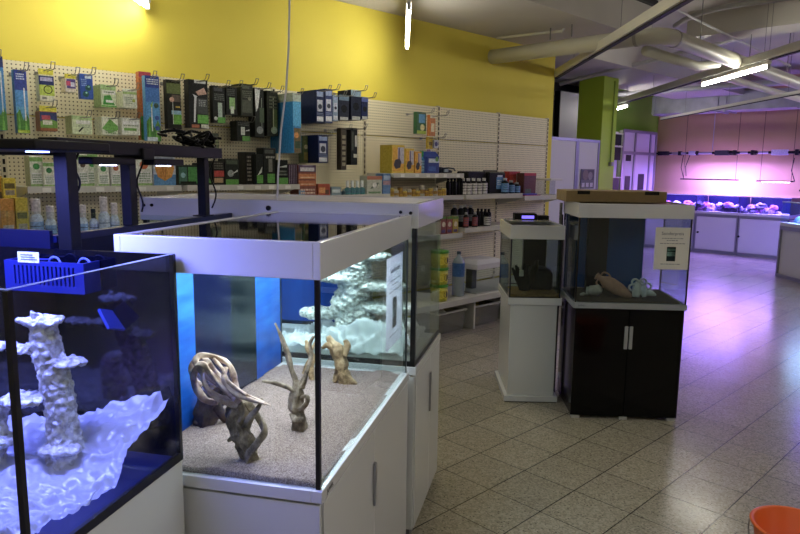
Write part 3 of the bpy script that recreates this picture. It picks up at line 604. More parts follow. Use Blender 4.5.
# spray bottle, jug, dark tool on the upper shelf
bottle((421.8, 151, 427), 4.42, ZC, '#3a7fb8', '#2a9a50', '#8fb8d8', 'blue bottle with a green cap left of the big blue jug')
jt = thing('jug', 'large blue-violet jug with white label on the upper shelf', 'jug', (onY(427.5, 160, 4.38).x, 4.38, ZC))
W = onY(439.5, 160, 4.38).x-onY(427.5, 160, 4.38).x; Hh = onY(433, 149.5, 4.38).z-ZC
MB().box(0, 0, 0, W, .11, Hh*.72).add([(0, 0, Hh*.72), (W, 0, Hh*.72), (W, .11, Hh*.72), (0, .11, Hh*.72), (W*.15, .02, Hh*.92), (W*.8, .02, Hh*.92), (W*.8, .09, Hh*.92), (W*.15, .09, Hh*.92)],
    [(0, 1, 5, 4), (1, 2, 6, 5), (2, 3, 7, 6), (3, 0, 4, 7), (4, 5, 6, 7)]).build('body', pc('#2a3f8c'), jt, bevel=.006)
MB().lathe([(.018, Hh*.92), (.018, Hh), (.015, Hh+.002)], 14, (W*.4, .055, 0)).build('cap', pc('#8a6a90'), jt)
art(jt, W, Hh, [('r', .1, .45, .95, .62, '#c8d4dc'), ('d', .78, .6, .14, '#6a9a50'), ('r', .1, .1, .7, .3, '#3a60b0')])
tt = thing('pond_vacuum', 'dark blue-black tool with white parts lying at the right end of the upper shelf', 'tool', (onY(441, 170, 4.40).x, 4.40, ZC))
MB().tube([(0, .06, .03), (.05, .06, .035), (.12, .05, .03), (.2, .04, .02)], [.028, .032, .026, .012], 12).build('body', pc('#1a2434'), tt, smooth=True)
MB().tube([(.04, .02, .05), (.12, .01, .055), (.19, .0, .05), (.24, .03, .03)], .008, 8).build('handle', pc('#26303c'), tt, smooth=True)
MB().box(.07, .015, .014, .13, .03, .045).build('grip', pc('#9aa8b4'), tt, bevel=.004)

# shelf C: black bottles, canister, reds
ZD = 1.3475
for k in range(5):
    bottle((448.5+3.3*k, 178.5, 451.6+3.3*k), 4.36+.02*(k % 2), ZD, '#0d0d0f', '#1a1a1c', None, 'plain black bottle at the left of the black canister shelf', 'plain black bottles in a block', neck=.85)
for k in range(5):
    bottle((463.5+5.3*k, 178.0+.3*(k % 2), 468.0+5.3*k), 4.35, ZD, '#0d0d0f', '#c8c6c0', '#c9c7c0', 'black bottle with white label in front of the canister', 'white-labelled black bottles', neck=.80, labz=(.05, .66))
ct = thing('canister', 'big black canister with a light blue label on the shelf', 'canister', (onY(489, 180, 4.44).x, 4.44, ZD))
W = onY(505.5, 180, 4.44).x-onY(489, 180, 4.44).x; CH = onY(497, 170.5, 4.44).z-ZD
MB().box(-.30, .04, 0, -.005, .2, CH-.012).build('lid_block', pc('#141416'), ct, bevel=.012)
MB().box(0, 0, 0, W, .2, CH-.015).build('body', pc('#111113'), ct, bevel=.015)
MB().tube([(.03, .1, CH-.017), (.03, .1, CH-.005), (W-.03, .1, CH-.005), (W-.03, .1, CH-.017)], .008, 8).build('handle', pc('#1a1a1c'), ct)
art(ct, W, CH, [('r', .45, .2, .85, .72, '#5b8cc4'), ('r', .5, .72, .8, .8, '#c8d0dc')]+lines(.5, .8, .35, .6, 3, '#cfdcec', 70))
for k, (x, h, l) in enumerate(((506, 178, 'tallest'), (512, 180.5, 'middle'), (517.5, 182.5, 'shortest'))):
    bottle((x, h, x+4.6), 4.37, ZD, '#141a20', '#a8b0b8', '#6a9ad0', l+' of the three blue-labelled bottles beside the canister', neck=.82)
stand((509, 171.5, 520, 183), 4.56, ZD, '#b02a22', [('r', .1, .5, .9, .8, '#c84a3c')], 'red carton behind the blue-labelled bottles', .08)
stand((524, 173, 536, 193), 4.42, 1.3155, '#5a3028', [('r', 0, .88, 1, 1, '#b83028'), ('r', .05, .1, .95, .85, '#6a3c30'), ('r', .1, .05, .6, .3, '#5a6a50')], 'dark brown bag with a red top at the right shelf end', .1)
stand((520.5, 174, 525, 192), 4.50, 1.3155, '#b8b4ac', [('r', .1, .1, .9, .5, '#7a8a80')], 'slim grey carton between the red carton and brown bag', .08)
tr = thing('magazine', 'blue and magenta leaflet pack lying flat on the right shelf', 'leaflet', (6.19, 4.34, 1.3155))
MB().box(0, 0, 0, .30, .22, .012).build('lower_leaflet', pc('#a83070'), tr); MB().box(.01, .01, .0125, .25, .2, .026).build('upper_leaflet', pc('#3a46b8'), tr)
pt = thing('acrylic_stand', 'clear acrylic display stand with a white lid at the right shelf end', 'stand', (6.72, 4.36, 1.3155))
MB().box(0, 0, 0, .10, .2, .17).build('box', glass('acrylic', (.86, .88, .9), 1.0), pt)
MB().box(-.03, -.02, .171, .22, .22, .195).build('lid', SHELFW, pt, bevel=.004)
# lower bottles
ZE = 1.0105
for k, (x, h, w) in enumerate(((455, 205, 4.8), (461.5, 205.5, 4.8), (465.5, 204.6, 4.4), (471, 205.2, 4.6))):
    bottle((x, h, x+w), 4.42+.02*(k % 2), ZE, '#16181c', '#c8c8c6', '#9aa0a2', 'tall dark bottle with silver shoulder on the lower right shelf', 'tall silver-shouldered bottles', neck=.86, labz=(.3, .5))
for k, x in enumerate((466.5, 475.5)):
    bottle((x, 212.5, x+3.6), 4.35, ZE, '#1c1c20', '#b8b8b8', '#9a4a48', 'short dark bottle with reddish label before the tall ones', 'short red-labelled bottles', neck=.84)
for k in range(4):
    bottle((478.5+3.6*k, 208.5+.2*k, 481.7+3.6*k), 4.40, ZE, '#0d0d0f', '#151517', None, 'plain black bottle right of the silver-shouldered ones', 'plain black bottles on the lower shelf', neck=.85)
bottle((488, 213, 492.4), 4.34, ZE, '#0d0d0f', '#151517', '#c4c4c2', 'white-labelled black bottle at the right of the lower group', neck=.84, labz=(.1, .65))
# food bags
for k, (c, lab) in enumerate((('#8a4a40', 'leftmost food bag with green top and brown print'), ('#9a5048', 'middle food bag with green top and pinkish print'), ('#b09a38', 'rightmost food bag with green top and yellow print'))):
    stand((441+6.0*k, 216.5, 446.4+6.0*k, 232), 4.36, .9655, c, [('r', 0, .85, 1, 1, '#5a8a2c'), ('d', .5, .55, .32, '#d0c4a8'), ('r', .1, .08, .8, .25, '#5a4a70')], lab, .07, cat='bag', name='food_bag')
# green and yellow tubs, stacked
zz = .3455
for k, lab in enumerate(('bottom yellow tub of the stack of three', 'middle yellow tub of the stack of three', 'top yellow tub with bright green lid on the stack of three')):
    q = onY(443, 300, 4.16); R = .085; hh = .163
    t = thing('food_tub', lab, 'tub', (q.x, 4.13+R, zz))
    MB().lathe([(R*.9, 0), (R*.97, .01), (R, hh-.025)], 24).build('tub', pc('#b8b41e'), t, smooth=True)
    MB().lathe([(R*1.05, hh-.024), (R*1.05, hh-.003), (R*1.0, hh)], 24).build('lid', pc('#4f9a28'), t)
    n = 24; w = MB(); w.add([((R*.985+.0012)*cos(th), (R*.985+.0012)*sin(th), z) for z in (.03, .11) for th in [pi*1.25+pi*.5*i/10 for i in range(11)]], [(i, i+1, 12+i, 11+i) for i in range(10)])
    w.build('paper_label', pc('#d8c828'), t, smooth=True)
    w = MB(); w.add([((R*.985+.002)*cos(th), (R*.985+.002)*sin(th), .07+.03*cz) for cz, th in [(sin(a), pi*1.5+.35*cos(a)+.1) for a in [2*pi*i/14 for i in range(14)]]], [tuple(range(14))])
    w.build('printed_picture', pc('#2a2420'), t)
    zz += hh+.0008
# big water bottle
bq = onY(461, 300, 4.20)
t = thing('water_bottle', 'large translucent bottle with a blue label standing on the base shelf', 'bottle', (bq.x+.02, 4.26, .3455))
MB().lathe([(.055, 0), (.062, .01), (.062, .33), (.05, .37), (.02, .40), (.018, .42)], 20).build('body', mat('frosted_plastic', '#aab8c0', .25, trans=.3), t, smooth=True)
MB().lathe([(.021, .4205), (.021, .445), (.018, .448)], 14).build('cap', pc('#3a4a5c'), t)
w = MB(); w.add([(.0635*cos(2*pi*k/20), .0635*sin(2*pi*k/20), z) for z in (.2, .36*.93) for k in range(20)], [(k, (k+1) % 20, 20+(k+1) % 20, 20+k) for k in range(20)]); w.build('paper_label', pc('#3a68a8'), t, smooth=True)
# small display tank with white hood
ma = atz(470, 289, .346); mt = thing('nano_tank', 'small glass tank with a white canopy on the low base shelf', 'aquarium', (5.17, 4.17, .3455), 0)
MB().box(0, 0, 0, .40, .3, .012).build('base', mat('tray_grey', '#a9a9a2', .4), mt)
g = MB(); g.box(.005, .005, .0125, .395, .009, .25); g.box(.005, .291, .0125, .395, .295, .25); g.box(.005, .0095, .0125, .009, .2905, .25); g.box(.391, .0095, .0125, .395, .2905, .25)
g.build('glass_pane', GLASS, mt)
MB().box(-.02, -.015, .2505, .42, .315, .31).add([(-.02, -.015, .31), (.42, -.015, .31), (.42, .315, .31), (-.02, .315, .31), (.03, .03, .345), (.37, .03, .345), (.37, .27, .345), (.03, .27, .345)], [(0, 1, 5, 4), (1, 2, 6, 5), (2, 3, 7, 6), (3, 0, 4, 7), (4, 5, 6, 7)]).build('canopy', WHITE2, mt, bevel=.008)
MB().box(.16, .2, .0125, .24, .285, .24).build('filter', pc('#5a5c58'), mt, bevel=.005)
# crates on the floor under the base shelf
CR = glass('crate_plastic', (.78, .78, .76), 4.0)
def crate(x, lab, w=.42):
    t = thing('floor_crate', lab, 'crate', (x, 4.20, 0))
    d, h = .36, .2; th = .004
    def tap(x, y, z): s = .9+.1*z/h; return ((x-w/2)*s+w/2, (y-d/2)*s+d/2, z)
    b = MB()
    for (x0, y0, x1, y1) in ((0, 0, w, th), (0, d-th, w, d), (0, th, th, d-th), (w-th, th, w, d-th)):
        b.add([tap(x0, y0, .002), tap(x1, y0, .002), tap(x1, y1, .002), tap(x0, y1, .002), tap(x0, y0, h), tap(x1, y0, h), tap(x1, y1, h), tap(x0, y1, h)],
              [(3, 2, 1, 0), (4, 5, 6, 7), (0, 1, 5, 4), (1, 2, 6, 5), (2, 3, 7, 6), (3, 0, 4, 7)])
    b.box(w*.05, d*.05, 0, w*.95, d*.95, .004); b.build('shell', CR, t)
    r = MB(); r.box(-.01, -.01, h+.0005, w+.01, .006, h+.016); r.box(-.01, d-.006, h+.0005, w+.01, d+.01, h+.016); r.box(-.01, .0065, h+.0005, .006, d-.0065, h+.016); r.box(w-.006, .0065, h+.0005, w+.01, d-.0065, h+.016)
    r.build('rim', mat('crate_rim', '#c0beb6', .4), t); return t
crate(4.62, 'grey see-through crate under the base shelf, left one'); crate(5.18, 'grey see-through crate under the base shelf, right of the support foot'); crate(5.68, 'grey see-through crate nearest the small white tank')
tag(MB().tube([(4.72, 4.3, .19), (4.78, 4.28, .20), (4.86, 4.30, .17)], [.01, .03, .012], 10).build('white_plug', pc('#d8d8d4'), smooth=True), 'small white plug lying in the left floor crate', 'plug')

# ================================================================== AQUARIUMS
TH = 0.57072
def frame4(name, b, x0, y0, x1, y1, z0, z1, w, m, parent, bevel=.002):
    """rectangular ring of width w"""
    b.box(x0, y0, z0, x1, y0+w, z1); b.box(x0, y1-w, z0, x1, y1, z1); b.box(x0, y0+w, z0, x0+w, y1-w, z1); b.box(x1-w, y0+w, z0, x1, y1-w, z1)
    return b.build(name, m, parent, bevel=bevel)
def panes(parent, x0, y0, x1, y1, z0, z1, gm, th=.008, skip=()):
    out = {}
    for k, (a, b_, c, d) in {'front': (x0, y0, x0+th, y1), 'back': (x1-th, y0, x1, y1), 'right': (x0+th+.0004, y0, x1-th-.0004, y0+th), 'left': (x0+th+.0004, y1-th, x1-th-.0004, y1)}.items():
        if k in skip: continue
        out[k] = MB().box(a, b_, z0, c, d, z1).build('glass_pane', gm, parent)
    return out
def seams(parent, x0, y0, x1, y1, z0, z1, w=.012, bottom=.012, only=None):
    s = MB(); o = .0008
    for i, (x, y) in enumerate(((x0, y0), (x1, y0), (x1, y1), (x0, y1))):
        if only and i not in only: continue
        sx = -o if x == x0 else -w+o; sy = -o if y == y0 else -w+o
        MB().box(x+sx, y+sy, z0, x+sx+w, y+sy+w, z1).build('corner_seam', SIL, parent)
    if not bottom: return
    if bottom:
        s.box(x0-o, y0-o, z0, x0+.009, y1+o, z0+bottom); s.box(x1-.009, y0-o, z0, x1+o, y1+o, z0+bottom)
        s.box(x0+.009, y0-o, z0, x1-.009, y0+.009, z0+bottom); s.box(x0+.009, y1-.009, z0, x1-.009, y1+o, z0+bottom)
    return s.build('silicone_seam', SIL, parent)
def frame_pt(O, p): # world -> local of a tank frame
    d = Vector((p[0]-O[0], p[1]-O[1])); return Vector((d.x*cos(TH)+d.y*sin(TH), -d.x*sin(TH)+d.y*cos(TH), p[2]))
def handle_bar(parent, x, y, z, h, axis='x'):
    b = MB()
    if axis == 'x': b.tube([(x, y-.0, z), (x, y-.022, z), (x, y-.022, z+h), (x, y, z+h)], .005, 8)
    return b.build('handle', STEEL, parent)

# ---- tank 2 (driftwood display), origin at its nearest corner; x runs away along the right face
O2 = (.981, 1.286); L2, W2 = 1.055, .572
def white_tank(O, x0, x1, y1, lab_tank, lab_cab, zt, zh0, zh1, doors, dz=0, hz=(.47, .66)):
    c = thing('tank_cabinet', lab_cab, 'cabinet', (O[0], O[1], 0), TH)
    g = .004
    MB().box(x0+.02, .02, 0, x1-.02, y1-.02, .05).build('plinth', mat('plinth_grey', '#77767a', .5), c)
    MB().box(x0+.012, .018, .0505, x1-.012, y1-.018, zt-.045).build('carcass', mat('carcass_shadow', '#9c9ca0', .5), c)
    # doors on the right face (toward the aisle)
    n = len(doors)-1
    for k in range(n):
        a, b = doors[k]+g/2, doors[k+1]-g/2
        d = MB().box(a, 0, .052, b, .0175, zt-.047).build('door', WHITE, c, bevel=.0015)
        if k % 2 == 0:
            MB().box(b-.018, -.010, hz[0], b-.002, -.0005, hz[1]).build('handle', STEEL, d, bevel=.003)
    MB().box(x0, g, .052, x0+.0115, y1-g, zt-.047).build('front_panel', WHITE, c, bevel=.0015)
    MB().box(x1-.0115, g, .052, x1, y1-g, zt-.047).build('back_panel', WHITE, c)
    MB().box(x0+.012, y1-.0175, .052, x1-.012, y1, zt-.047).build('side_panel', WHITE, c)
    t = thing('aquarium', lab_tank, 'aquarium', (O[0], O[1], zt-.04), TH)
    zz = zt-.04
    frame4('base_tray', MB(), x0-.003, -.003, x1+.003, y1+.003, 0, .034, .03, WHITE, t)
    MB().box(x0+.028, .028, .004, x1-.028, y1-.028, .012).build('bottom_glass', mat('tray_grey', '#a9a9a2', .4), t)
    return c, t, zz
c2, t2, z2 = white_tank(O2, 0, L2, W2, 'large glass aquarium with driftwood on gravel under a white open hood', 'white lacquered cabinet with a vertical black handle, under the driftwood tank', .775, 1.325, 1.42, (0.02, frame_pt(O2, onplane(374.5, 480, (O2[0], O2[1], 0), TH)).x, 1.055), 0, (onplane(374, 504, (O2[0], O2[1], 0), TH).z, onplane(374, 462, (O2[0], O2[1], 0), TH).z))
def P2(u, v, dep): # pixel + depth -> tank 2 local (z relative to tank empty)
    q = frame_pt(O2, ondepth(u, v, dep)); q.z -= z2; return q
zg = .0345
panes(t2, .006, .006, L2-.006, W2-.006, zg, 1.325-z2, GLASS, skip=('left',))
MB().box(.0145, W2-.014, zg, L2-.0145, W2-.006, 1.325-z2).build('glass_pane', GLASS, t2)
seams(t2, .006, .006, L2-.006, W2-.006, zg, 1.325-z2, .012, 0, only=(0, 2, 3))
s = MB(); s.box(L2-.016, .0055, zg, L2-.0055, .012, 1.325-z2); s.build('silicone_seam', mat('thin_seam', '#2c3434', .4), t2)
# blue ocean backdrop on the left pane
def ocean_mat():
    m = bpy.data.materials.new('ocean_poster'); nt, b, N, Lk = nodes(m)
    tc = N('ShaderNodeTexCoord'); mp = N('ShaderNodeMapping'); mp.inputs['Rotation'].default_value = (0, .5, 0); mp.inputs['Scale'].default_value = (3, 1, 14)
    n = N('ShaderNodeTexNoise'); n.inputs['Scale'].default_value = 1.6; n.inputs['Detail'].default_value = 5
    Lk(tc.outputs['Object'], mp.inputs[0]); Lk(mp.outputs[0], n.inputs['Vector'])
    sp = N('ShaderNodeSeparateXYZ'); Lk(tc.outputs['Object'], sp.inputs[0])
    k = mth(nt, 'ADD', mth(nt, 'MULTIPLY', n.outputs[0], .75), mth(nt, 'MULTIPLY', sp.outputs[2], .75))
    r = N('ShaderNodeValToRGB'); e = r.color_ramp.elements; e[0].position = .30; e[0].color = lin('#0b3f9c'); e[1].position = .95; e[1].color = lin('#3f94e4')
    x = e.new(.6); x.color = lin('#185fc8'); Lk(k, r.inputs[0]); Lk(r.outputs[0], b.inputs['Base Color']); b.inputs['Roughness'].default_value = .4
    return m
OCEAN = ocean_mat()
zb0 = zg+.0005
MB().box(.016, W2-.0165, zb0, .352, W2-.0145, 1.322-z2).build('backdrop_film', OCEAN, t2)
MB().box(.80, W2-.0165, zb0, L2-.02, W2-.0145, 1.322-z2).build('backdrop_film', OCEAN, t2)
MB().box(.3525, W2-.0165, zb0, .60, W2-.0145, 1.322-z2).build('reflection_film', mat('navy_reflection', '#06123c', .18), t2)  # dark reflection on the glass, painted as a navy piece of film
MB().box(.6005, W2-.0165, zb0, .7995, W2-.0145, 1.322-z2).build('reflection_film', mat('green_black_reflection', '#0c1a22', .15), t2)  # greenish-black part of the same painted reflection
# internal filter box behind the wood, seen through the hood gap
# hood
hz0, hz1 = 1.3255-z2, 1.42-z2
hd = frame4('hood', MB(), -.003, -.003, L2+.003, W2+.003, hz0, hz1, .02, WHITE, t2)
MB().box(.017, .26, hz1-.022, L2-.017, .30, hz1-.004).build('hood_strut', BLACK, hd)
DG = mat('dark_glass_lid', '#0a0c10', .04, spec=.9)
MB().box(.018, .0175, hz1-.008, .52, W2-.0175, hz1-.003).build('hood_lid', DG, hd)
MB().box(.53, .0175, hz1-.008, L2-.018, W2-.0175, hz1-.003).build('hood_lid', mat('dark_lid_rear', '#1c1c2c', .08, spec=.9), hd)
for k, y in enumerate((.2, .38)):
    lb = MB().box(.08, y-.018, hz0+.03, L2-.08, y+.018, hz0+.05).build('light_bar', HOUS, hd, bevel=.003)
    MB().box(.10, y-.013, hz0+.0265, L2-.10, y+.013, hz0+.0295).build('led_strip', mat('led_white', '#ffffff', .4, emit=(.86, .95, 1.0), es=5), lb)
text_mesh('logo', 'JUWEL', .017, mat('logo_black', '#18181a', .4), t2, Matrix.Translation((.06, -.0045, .017)) @ Matrix.Rotation(pi/2, 4, 'X'))

# gravel
def gravel_mat(name, c0, c1, c2, sc=260):
    m = bpy.data.materials.new(name); nt, b, N, Lk = nodes(m)
    tc = N('ShaderNodeTexCoord'); v = N('ShaderNodeTexVoronoi'); v.inputs['Scale'].default_value = sc; Lk(tc.outputs['Object'], v.inputs['Vector'])
    sp = N('ShaderNodeSeparateColor'); Lk(v.outputs['Color'], sp.inputs[0])
    r = N('ShaderNodeValToRGB'); e = r.color_ramp.elements; e[0].color = lin(c0); e[0].position = 0; e[1].color = lin(c2); e[1].position = 1
    x = e.new(.45); x.color = lin(c1); Lk(sp.outputs[0], r.inputs[0]); Lk(r.outputs[0], b.inputs['Base Color'])
    bp = N('ShaderNodeBump'); bp.inputs['Strength'].default_value = .8; bp.inputs['Distance'].default_value = .003
    Lk(v.outputs['Distance'], bp.inputs['Height']); bp.invert = True; Lk(bp.outputs[0], b.inputs['Normal']); b.inputs['Roughness'].default_value = .9
    return m
def gravel_bed(name, O, rot, x0, y0, x1, y1, z0, fn, m, label, nu=60, nv=40):
    b = MB()
    b.grid(lambda i, j: (x0+(x1-x0)*i, y0+(y1-y0)*j, z0+fn(i, j)), nu, nv)
    n = len(b.v)
    # skirt and bottom
    def idx(i, j): return i*(nv+1)+j
    ring = [idx(i, 0) for i in range(nu+1)]+[idx(nu, j) for j in range(1, nv+1)]+[idx(i, nv) for i in range(nu-1, -1, -1)]+[idx(0, j) for j in range(nv-1, 0, -1)]
    base = len(b.v)
    for r in ring: b.v.append((b.v[r][0], b.v[r][1], z0))
    k = len(ring)
    for i in range(k): b.f.append((ring[i], base+i, base+(i+1) % k, ring[(i+1) % k])); b.m.append(0)
    b.f.append(tuple(base+i for i in range(k))[::-1]); b.m.append(0)
    o = b.build(name, m, smooth=True, loc=(O[0], O[1], 0), rotz=rot)
    return tag(o, label, 'gravel', kind='stuff')
GRAV = gravel_mat('quartz_gravel', '#62504a', '#93807a', '#b9a8a2', 420)
def duneh(i, j):
    p = Vector((i*5.2, j*3.1, 0))
    return .034+.006*noise.noise(p)+.004*noise.noise(p*3.1)-.010*max(0, i-.55)*2+(.006 if i < .1 else 0)-(.006 if j < .05 else 0)
gravel_bed('gravel', O2, TH, .0155, .0155, L2-.0155, W2-.018, .7475, lambda i, j: duneh(i, j)-.005, GRAV, 'beige-pink gravel bed covering the floor of the driftwood tank')

# ---- driftwood
def wood_mat(name, c0, c1, c2):
    m = bpy.data.materials.new(name); nt, b, N, Lk = nodes(m)
    tc = N('ShaderNodeTexCoord'); n = N('ShaderNodeTexNoise'); n.inputs['Scale'].default_value = 26; n.inputs['Detail'].default_value = 8; n.inputs['Roughness'].default_value = .65
    Lk(tc.outputs['Object'], n.inputs['Vector'])
    r = N('ShaderNodeValToRGB'); e = r.color_ramp.elements; e[0].position = .33; e[0].color = lin(c0); e[1].position = .68; e[1].color = lin(c2)
    x = e.new(.5); x.color = lin(c1); Lk(n.outputs[0], r.inputs[0]); Lk(r.outputs[0], b.inputs['Base Color'])
    bp = N('ShaderNodeBump'); bp.inputs['Strength'].default_value = .5; bp.inputs['Distance'].default_value = .006; Lk(n.outputs[0], bp.inputs['Height']); Lk(bp.outputs[0], b.inputs['Normal'])
    b.inputs['Roughness'].default_value = .8; return m
WOODP = wood_mat('driftwood_pale', '#735c4c', '#cdb5a2', '#f0e2d4')
WOODG = wood_mat('driftwood_grey', '#3a3129', '#7f7263', '#b3a797')
WOODG2 = wood_mat('driftwood_olive_grey', '#2e261e', '#8a7c6a', '#c4b6a2')
WOODB = wood_mat('driftwood_tan', '#4a3a2a', '#a08a68', '#cfbc98')
WOODD = wood_mat('driftwood_dark', '#15100d', '#3c2f26', '#5e4c3e')
def cr(pts, n=8):
    """catmull-rom through (Vector, radius)"""
    P = [pts[0]]+list(pts)+[pts[-1]]; out = []; rs = []
    for i in range(1, len(P)-2):
        a, b, c, d = P[i-1], P[i], P[i+1], P[i+2]
        for k in range(n):
            t = k/n; f = lambda w, x, y, z: .5*((2*x)+(-w+y)*t+(2*w-5*x+4*y-z)*t*t+(-w+3*x-3*y+z)*t**3)
            out.append(Vector([f(a[0][q], b[0][q], c[0][q], d[0][q]) for q in range(3)])); rs.append(max(.001, f(a[1], b[1], c[1], d[1])))
    out.append(Vector(pts[-1][0])); rs.append(pts[-1][1]); return out, rs
def root(b, pts, ridges=5, amp=.22, tw=.25, seed=0, n=18, sub=8, nz=.25):
    P, R = cr(pts, sub)
    def rid(i, th, p): return 1+amp*(.5+.5*sin(ridges*th+tw*i+seed))**2-amp*.4+nz*noise.noise(p*38+Vector((seed, 0, 0)))+.12*noise.noise(p*90)
    return b.tube(P, R, n, rid=rid)
D2 = lambda u, v: (atz(u, v, .775)-CAM).dot(Fv)
def wood(name, label, m, parts, base_px):
    dep = D2(*base_px); o = frame_pt(O2, atz(*base_px, .775))
    wpos = atz(*base_px, .775)
    t = MB(); ms = [m]
    for k, (pl, kw) in enumerate(parts):
        kw = dict(kw); m2 = kw.pop('m', None)
        if m2 is not None and m2 not in ms: ms.append(m2)
        pts = []
        for (u, v, dd, r) in pl:
            q = ondepth(u, v, dep+dd)-wpos; pts.append((q, r))
        nf = len(t.f); root(t, pts, seed=k*1.7, **kw)
        if m2 is not None: t.m[nf:] = [ms.index(m2)]*(len(t.f)-nf)
    ob = t.build(name, ms, smooth=True, loc=wpos)
    return tag(ob, label, 'driftwood')
# large twisted root, front left
wood('driftwood', 'large pale twisted driftwood root with a looped top at the front left of the tank', WOODP, [
    ([(260, 465, 0, .008), (250, 455, 0, .020), (242, 435, .0, .027), (237, 418, .01, .027), (233, 402, .02, .018), (222, 390, .03, .013)], dict(ridges=7, amp=.6, tw=.35, m=WOODG2)),
    ([(247, 469, -.03, .006), (249, 456, -.03, .009), (258, 442, -.03, .010), (264, 430, -.02, .009), (258, 416, .0, .009), (246, 402, .01, .010)], dict(ridges=3, amp=.5, m=WOODG2)),
    ([(228, 441, -.01, .004), (235, 436, -.01, .008), (245, 430, 0, .010), (251, 418, 0, .007)], dict(ridges=3, m=WOODG2)),
    ([(262, 398, -.02, .003), (258, 408, -.02, .008), (252, 416, -.02, .011), (244, 428, -.01, .009)], dict(ridges=3, m=WOODG2)),
    ([(240, 402, .0, .011), (228, 390, -.01, .010), (214, 381, -.02, .010), (203, 371, -.02, .010), (196, 361, -.01, .008), (202, 355, 0, .007), (216, 357, .01, .007), (228, 364, .01, .007), (234, 377, .01, .008), (238, 392, .0, .008)], dict(ridges=3, amp=.4)),
    ([(236, 398, -.02, .010), (222, 386, -.03, .009), (211, 374, -.03, .008), (204, 365, -.03, .008), (197, 366, -.02, .008), (194, 378, .0, .009), (198, 392, .01, .010), (206, 400, .02, .009), (218, 402, .02, .007)], dict(ridges=3, amp=.4)),
    ([(271, 406, -.04, .0015), (262, 402, -.03, .004), (250, 397, -.02, .007), (238, 393, -.01, .009), (226, 385, 0, .010), (216, 373, .01, .009), (208, 362, .02, .008), (200, 357, .03, .006), (192, 364, .03, .007), (193, 376, .03, .007), (201, 386, .02, .007)], dict(ridges=3, amp=.4)),
    ([(226, 368, -.01, .006), (224, 378, -.03, .007), (228, 388, -.03, .007), (238, 395, -.03, .007), (252, 400, -.03, .006), (265, 404, -.04, .002)], dict(ridges=3)),
    ([(206, 384, -.03, .005), (208, 392, -.03, .006), (216, 398, -.02, .007), (226, 402, -.01, .008), (237, 406, 0, .009)], dict(ridges=3)),
    ([(210, 360, -.02, .005), (204, 368, -.03, .006), (203, 380, -.03, .006), (209, 390, -.03, .006), (220, 396, -.02, .006), (231, 399, -.01, .006)], dict(ridges=3)),
    ([(214, 359, .0, .005), (222, 369, -.02, .006), (227, 380, -.03, .006), (236, 388, -.03, .006), (246, 395, -.03, .005)], dict(ridges=3)),
    ([(240, 402, .01, .012), (244, 412, .0, .016), (240, 422, 0, .018)], dict(ridges=5, amp=.5, m=WOODG2)),
], (252, 462))
wood('driftwood', 'dark root mass standing behind the large pale root, by the blue backdrop', WOODD, [
    ([(205, 428, 0, .030), (207, 412, .0, .036), (212, 396, .0, .034), (222, 384, -.02, .022)], dict(ridges=5, amp=.5)),
    ([(195, 424, -.02, .006), (200, 415, 0, .014), (208, 404, 0, .020)], dict(ridges=3)),
    ([(228, 426, .02, .006), (222, 414, 0, .015), (214, 402, 0, .020)], dict(ridges=3)),
], (208, 424))
# grey forked branch
wood('driftwood', 'slender grey forked branch on a knotty stump in the middle of the tank', WOODG, [
    ([(300, 433, 0, .022), (299, 420, 0, .024), (296, 404, 0, .022), (297, 392, 0, .018), (296, 382, 0, .011), (291, 368, 0, .008), (287, 352, .0, .008), (281, 336, .0, .006), (275, 323, .0, .003)], dict(ridges=4, amp=.4)),
    ([(301, 388, 0, .011), (307, 372, .0, .007), (311, 356, .01, .006), (310, 344, .01, .006), (314, 336, .01, .004)], dict(ridges=3)),
    ([(296, 392, 0, .010), (287, 387, -.01, .007), (275, 383, -.02, .006), (262, 381, -.03, .004)], dict(ridges=3)),
    ([(300, 410, -.01, .008), (307, 402, -.02, .009), (306, 396, -.02, .007), (301, 398, -.01, .006)], dict(ridges=3)),
    ([(292, 414, -.01, .008), (296, 420, -.03, .010), (304, 419, -.03, .008)], dict(ridges=3)),
], (300, 429))
wood('driftwood', 'tan stump with a broken forked crown at the back right of the tank', WOODB, [
    ([(346, 385, 0, .020), (343, 374, 0, .024), (340, 360, 0, .025), (336, 348, 0, .024), (331, 342, -.0, .014), (328, 336, 0, .007)], dict(ridges=5, amp=.4)),
    ([(343, 356, .0, .016), (347, 346, .01, .013), (345, 340, .01, .007)], dict(ridges=3)),
    ([(334, 348, 0, .016), (327, 345, -.01, .011), (322, 348, -.01, .006)], dict(ridges=3)),
    ([(357, 384, -.01, .005), (351, 380, -.01, .012), (344, 372, 0, .016)], dict(ridges=3)),
    ([(334, 382, .0, .008), (338, 374, 0, .014), (341, 362, 0, .014)], dict(ridges=3)),
], (345, 382))
wood('driftwood', 'short brown root behind the black corner seam, left of the tan stump', WOODB, [
    ([(312, 380, 0, .009), (311, 370, 0, .012), (312, 358, .0, .010), (308, 348, 0, .010), (306, 340, 0, .005)], dict(ridges=4, amp=.4)),
    ([(303, 374, 0, .005), (307, 366, 0, .009), (311, 358, 0, .009)], dict(ridges=3)),
    ([(311, 350, 0, .008), (315, 343, 0, .005), (318, 336, 0, .003)], dict(ridges=3)),
], (312, 379))
